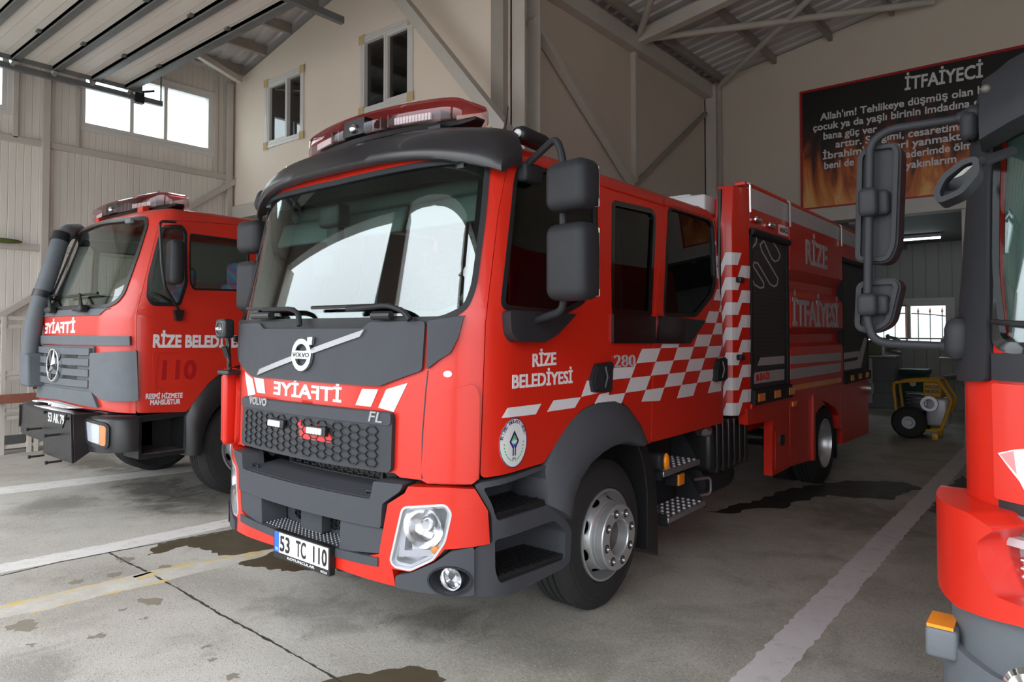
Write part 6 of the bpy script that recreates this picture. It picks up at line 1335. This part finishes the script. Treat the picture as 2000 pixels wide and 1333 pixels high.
# motor pump
pw = at(1782, 852, 'z', 0); pf = at(1850, 845, 'z', 0)
PS = at(1740, 790, 'x', 0)
pump = thing('motor_pump', 'yellow framed motor pump on two wheels at the back of the hall', 'pump', (pw.x, pw.y, 0))
ex = 1.0
def PPX(u, v, dy=0.0): p = at(u, v, 'y', pw.y-.25+dy); return V(p.x-pw.x, -.25+dy, p.z)
fr_px = [(1757, 848), (1745, 760), (1746, 748), (1770, 745), (1832, 743), (1856, 780), (1858, 784), (1838, 840), (1825, 842), (1806, 841)]
for dy in (0, .55): MB().tube(path([PPX(u, v)+V(0, dy, 0) for u, v in fr_px], .06, 4), .024, 10).build('tube_frame', YELLOW, pump)
mb = MB()
for u, v in ((1746, 750), (1832, 744), (1838, 838)): q = PPX(u, v); mb.cyl(q, q+V(0, .55, 0), .022, seg=8)
q = PPX(1826, 852); mb.rbox((q.x, -.22, .05), .09, .08, .10, .01); mb.rbox((q.x, .28, .05), .09, .08, .10, .01); mb.build('frame_foot', YELLOW, pump)
a, b = PPX(1801, 750), PPX(1838, 775); hp = MB().rbox(((a.x+b.x)/2, .0, (a.z+b.z)/2), b.x-a.x, .40, a.z-b.z+.06, .03).build('fuel_tank', YELLOW, pump)
MB().text('WACKER', (a.x+.03, a.z-.075), (b.x-.03, a.z-.075), .055, lambda x, z, d=0.0: V(x, -.20-d, z), 0, .003, .03).text('NEUSON', (a.x+.03, a.z-.145), (b.x-.03, a.z-.145), .055, lambda x, z, d=0.0: V(x, -.20-d, z), 0, .003, .03).build('tank_lettering', BLACK, pump)
a, b = PPX(1806, 778), PPX(1850, 836); MB().rbox(((a.x+b.x)/2, .02, (a.z+b.z)/2), b.x-a.x, .36, a.z-b.z, .04).build('pump_casing', SILVER, pump)
c = PPX(1815, 789); MB().lathe([(.075, .16), (.12, .16), (.12, .12), (.10, .12), (.10, 0), (.075, 0)], (c.x, -.12, c.z), (0, -1, 0), 24, closed=True).lathe([(.0001, .02), (.08, .02)], (c.x, -.12, c.z), (0, -1, 0), 24).build('suction_port', ALU, pump)
a, b = PPX(1765, 770), PPX(1806, 810); e_ = MB().rbox(((a.x+b.x)/2, .02, (a.z+b.z)/2), b.x-a.x, .40, a.z-b.z, .05)
for i in range(6): e_.box(a.x+.02, b.x-.02, -.21, -.19, b.z+.04+i*.055, b.z+.065+i*.055)
e_.build('engine', BLACK, pump)
for y in (-.28, .34):
    w = MB().lathe([(.10, .07), (.15, .08), (.22, .07), (.25, .03), (.25, -.03), (.22, -.07), (.15, -.08), (.10, -.07)], (0, y, .25), (0, -1, 0), 36, closed=True).build('wheel', RUBBER, pump); MB().lathe([(.145, .06), (.13, .03), (.06, .03), (.05, .07), (.0001, .07)], (0, y, .25), (0, -1, 0), 28).build('wheel_rim', SILVER, w)
MB().cyl((0, -.28, .25), (0, .34, .25), .02).build('axle', BLACK, pump)
# wheeled bin
wp = at(1766, 800, 'z', 0); bn = thing('wheeled_bin', 'dark green wheeled bin behind the yellow pump', 'bin', (wp.x+.25, 16.7, 0)); GB = mat('bin_green', (.012, .055, .040), .5)
MB().loft([[V(x*k, y*k2, z) for x, y in ((-1, -1), (1, -1), (1, 1), (-1, 1))] for k, k2, z in ((.19, .20, .08), (.24, .26, .78), (.26, .28, .78), (.26, .28, .82))], True).build('bin_body', GB, bn, bevel=.01)
MB().rbox((0, -.01, .86), .56, .58, .08, .03).box(-.25, .25, -.34, -.29, .82, .85).build('bin_lid', GB, bn)
MB().patch([(.06*math.cos(i*.26), .60+.06*math.sin(i*.26)) for i in range(24)], [], lambda x, z, d=0.0: V(x, -.245-d, z), -.02, .003, (0, 0)).build('bin_sticker', WHITE, bn)
for x in (-.18, .18): MB().cyl((x-.03, .2, .08), (x+.03, .2, .08), .08).build('bin_wheel', RUBBER, bn)
# metal cabinets and the things on top
cp = at(1718, 800, 'z', 0)
cb_ = thing('metal_cabinet', 'grey metal cabinet with drawers standing behind the rear of the newer truck', 'cabinet', (cp.x, cp.y+.3, 0)); mb = MB().box(-.55, .25, 0, .5, 0, 1.12)
mb.build('cabinet_body', GALV, cb_, bevel=.008)
for k in range(4): MB().box(-.16, .23, -.02, 0, .10+k*.255, .33+k*.255).build('drawer', GALV, cb_, bevel=.006)
MB().box(-.54, -.19, -.02, 0, .10, 1.09).build('cabinet_door', SILVER, cb_, bevel=.006); MB().box(-.58, .28, -.03, .52, 1.12, 1.16).build('cabinet_top', ALU, cb_, bevel=.006)
bx = tag(MB().rbox((cp.x-.16, cp.y+.5, 1.16+.17), .30, .32, .34, .03).build('plastic_canister', mat('olive_plastic', (.20, .21, .15), .5)), 'pale olive canister on top of the grey cabinet', 'canister')
hz_ = tag(MB().tube([V(cp.x+.20+.13*math.cos(a*.5)*(1-.004*a), cp.y+.42+.10*math.sin(a*.5), 1.205+.012*a) for a in range(34)], .035, 8).build('hose_coil', mat('grey_hose', (.16, .16, .15), .7)), 'grey coiled hose lying on the cabinet beside the canister', 'hose')
# trolley of long pipes behind the pump
tp = at(1850, 815, 'z', 0); tr = thing('pipe_trolley', 'grey trailer with a tarpaulin and red nozzles behind the yellow pump', 'trolley', (tp.x+.75, tp.y+.55, 0))
MB().loft([[V(-.9, y, z) for y, z in ((-.3, .70), (.3, .70), (.3, .78), (-.3, .78))], [V(1.2, y, z) for y, z in ((-.3, .95), (.3, .95), (.3, 1.10), (-.3, 1.10))]], True).build('tarpaulin', mat('grey_tarp', (.13, .13, .11), .8), tr, bevel=.03)
mb = MB().bar((-.5, -.36, .62), (1.2, -.36, .92), .05, .05); 
for x in (-.4, .9): mb.cyl((x, -.3, .0), (x, -.3, .7), .03).cyl((x, .3, .0), (x, .3, .7), .03)
mb.build('trolley_frame', GALV, tr); mb = MB().cyl((-.95, .1, 1.14), (1.2, .1, 1.14), .02)
mb.build('long_pipe', ALU, tr); mb = MB()
for x in (-.6, -.15, .3): mb.cyl((x, .1, 1.11), (x+.08, .1, 1.17), .035)
mb.build('red_nozzle', RUST, tr)
# ================================================================ RACKS BY THE LEFT WALL
def WX(u, v, x=XL+.55): return at(u, v, 'x', x)
rk = thing('storage_rack', 'long white steel tube rack along the clad wall behind the older truck', 'rack', (XL+.45, 3.0, 0))
o_ = V(XL+.45, 3.0, 0); mb = MB(); y0, y1 = -1.6, 1.9
for z in (1.88, 1.76, 1.12, 1.05, .60, .50, .10): MB().bar((0, y0, z), (0, y1, z), .06, .05).build('rack_rail', STEELP, rk)
for y in (-1.4, -.9, -.1, .22, .30, 1.0, 1.7): MB().bar((.02, y, 0), (.02, y, 1.9), .05, .05, (0, 1, 0)).build('rack_post', STEELP, rk)
for y in (-.6, .7): MB().bar((-.02, y-.5, .1), (-.02, y+.5, 1.8), .04, .04, (1, 0, 0)).build('rack_brace', STEELP, rk)
rb = tag(MB().bar((XL+.55, 1.4, 1.18-.42), (XL+.55, 5.2, .78), .10, .12).build('steel_beam', RUST, bevel=.006), 'rust red steel beam lying along the white rack', 'beam')
yb_ = tag(MB().box(XL+.58, XL+.68, 3.60, 3.68, 0, 1.15).build('marker_post', YELLOW, bevel=.006), 'yellow post standing against the white rack', 'post')
ms = struct(MB().ball((XL+.10, 2.98, 2.99), .09, .22, .035).build('moss_clump', mat('green_moss', (.10, .12, .03), .95, var=.5, vs=40)))
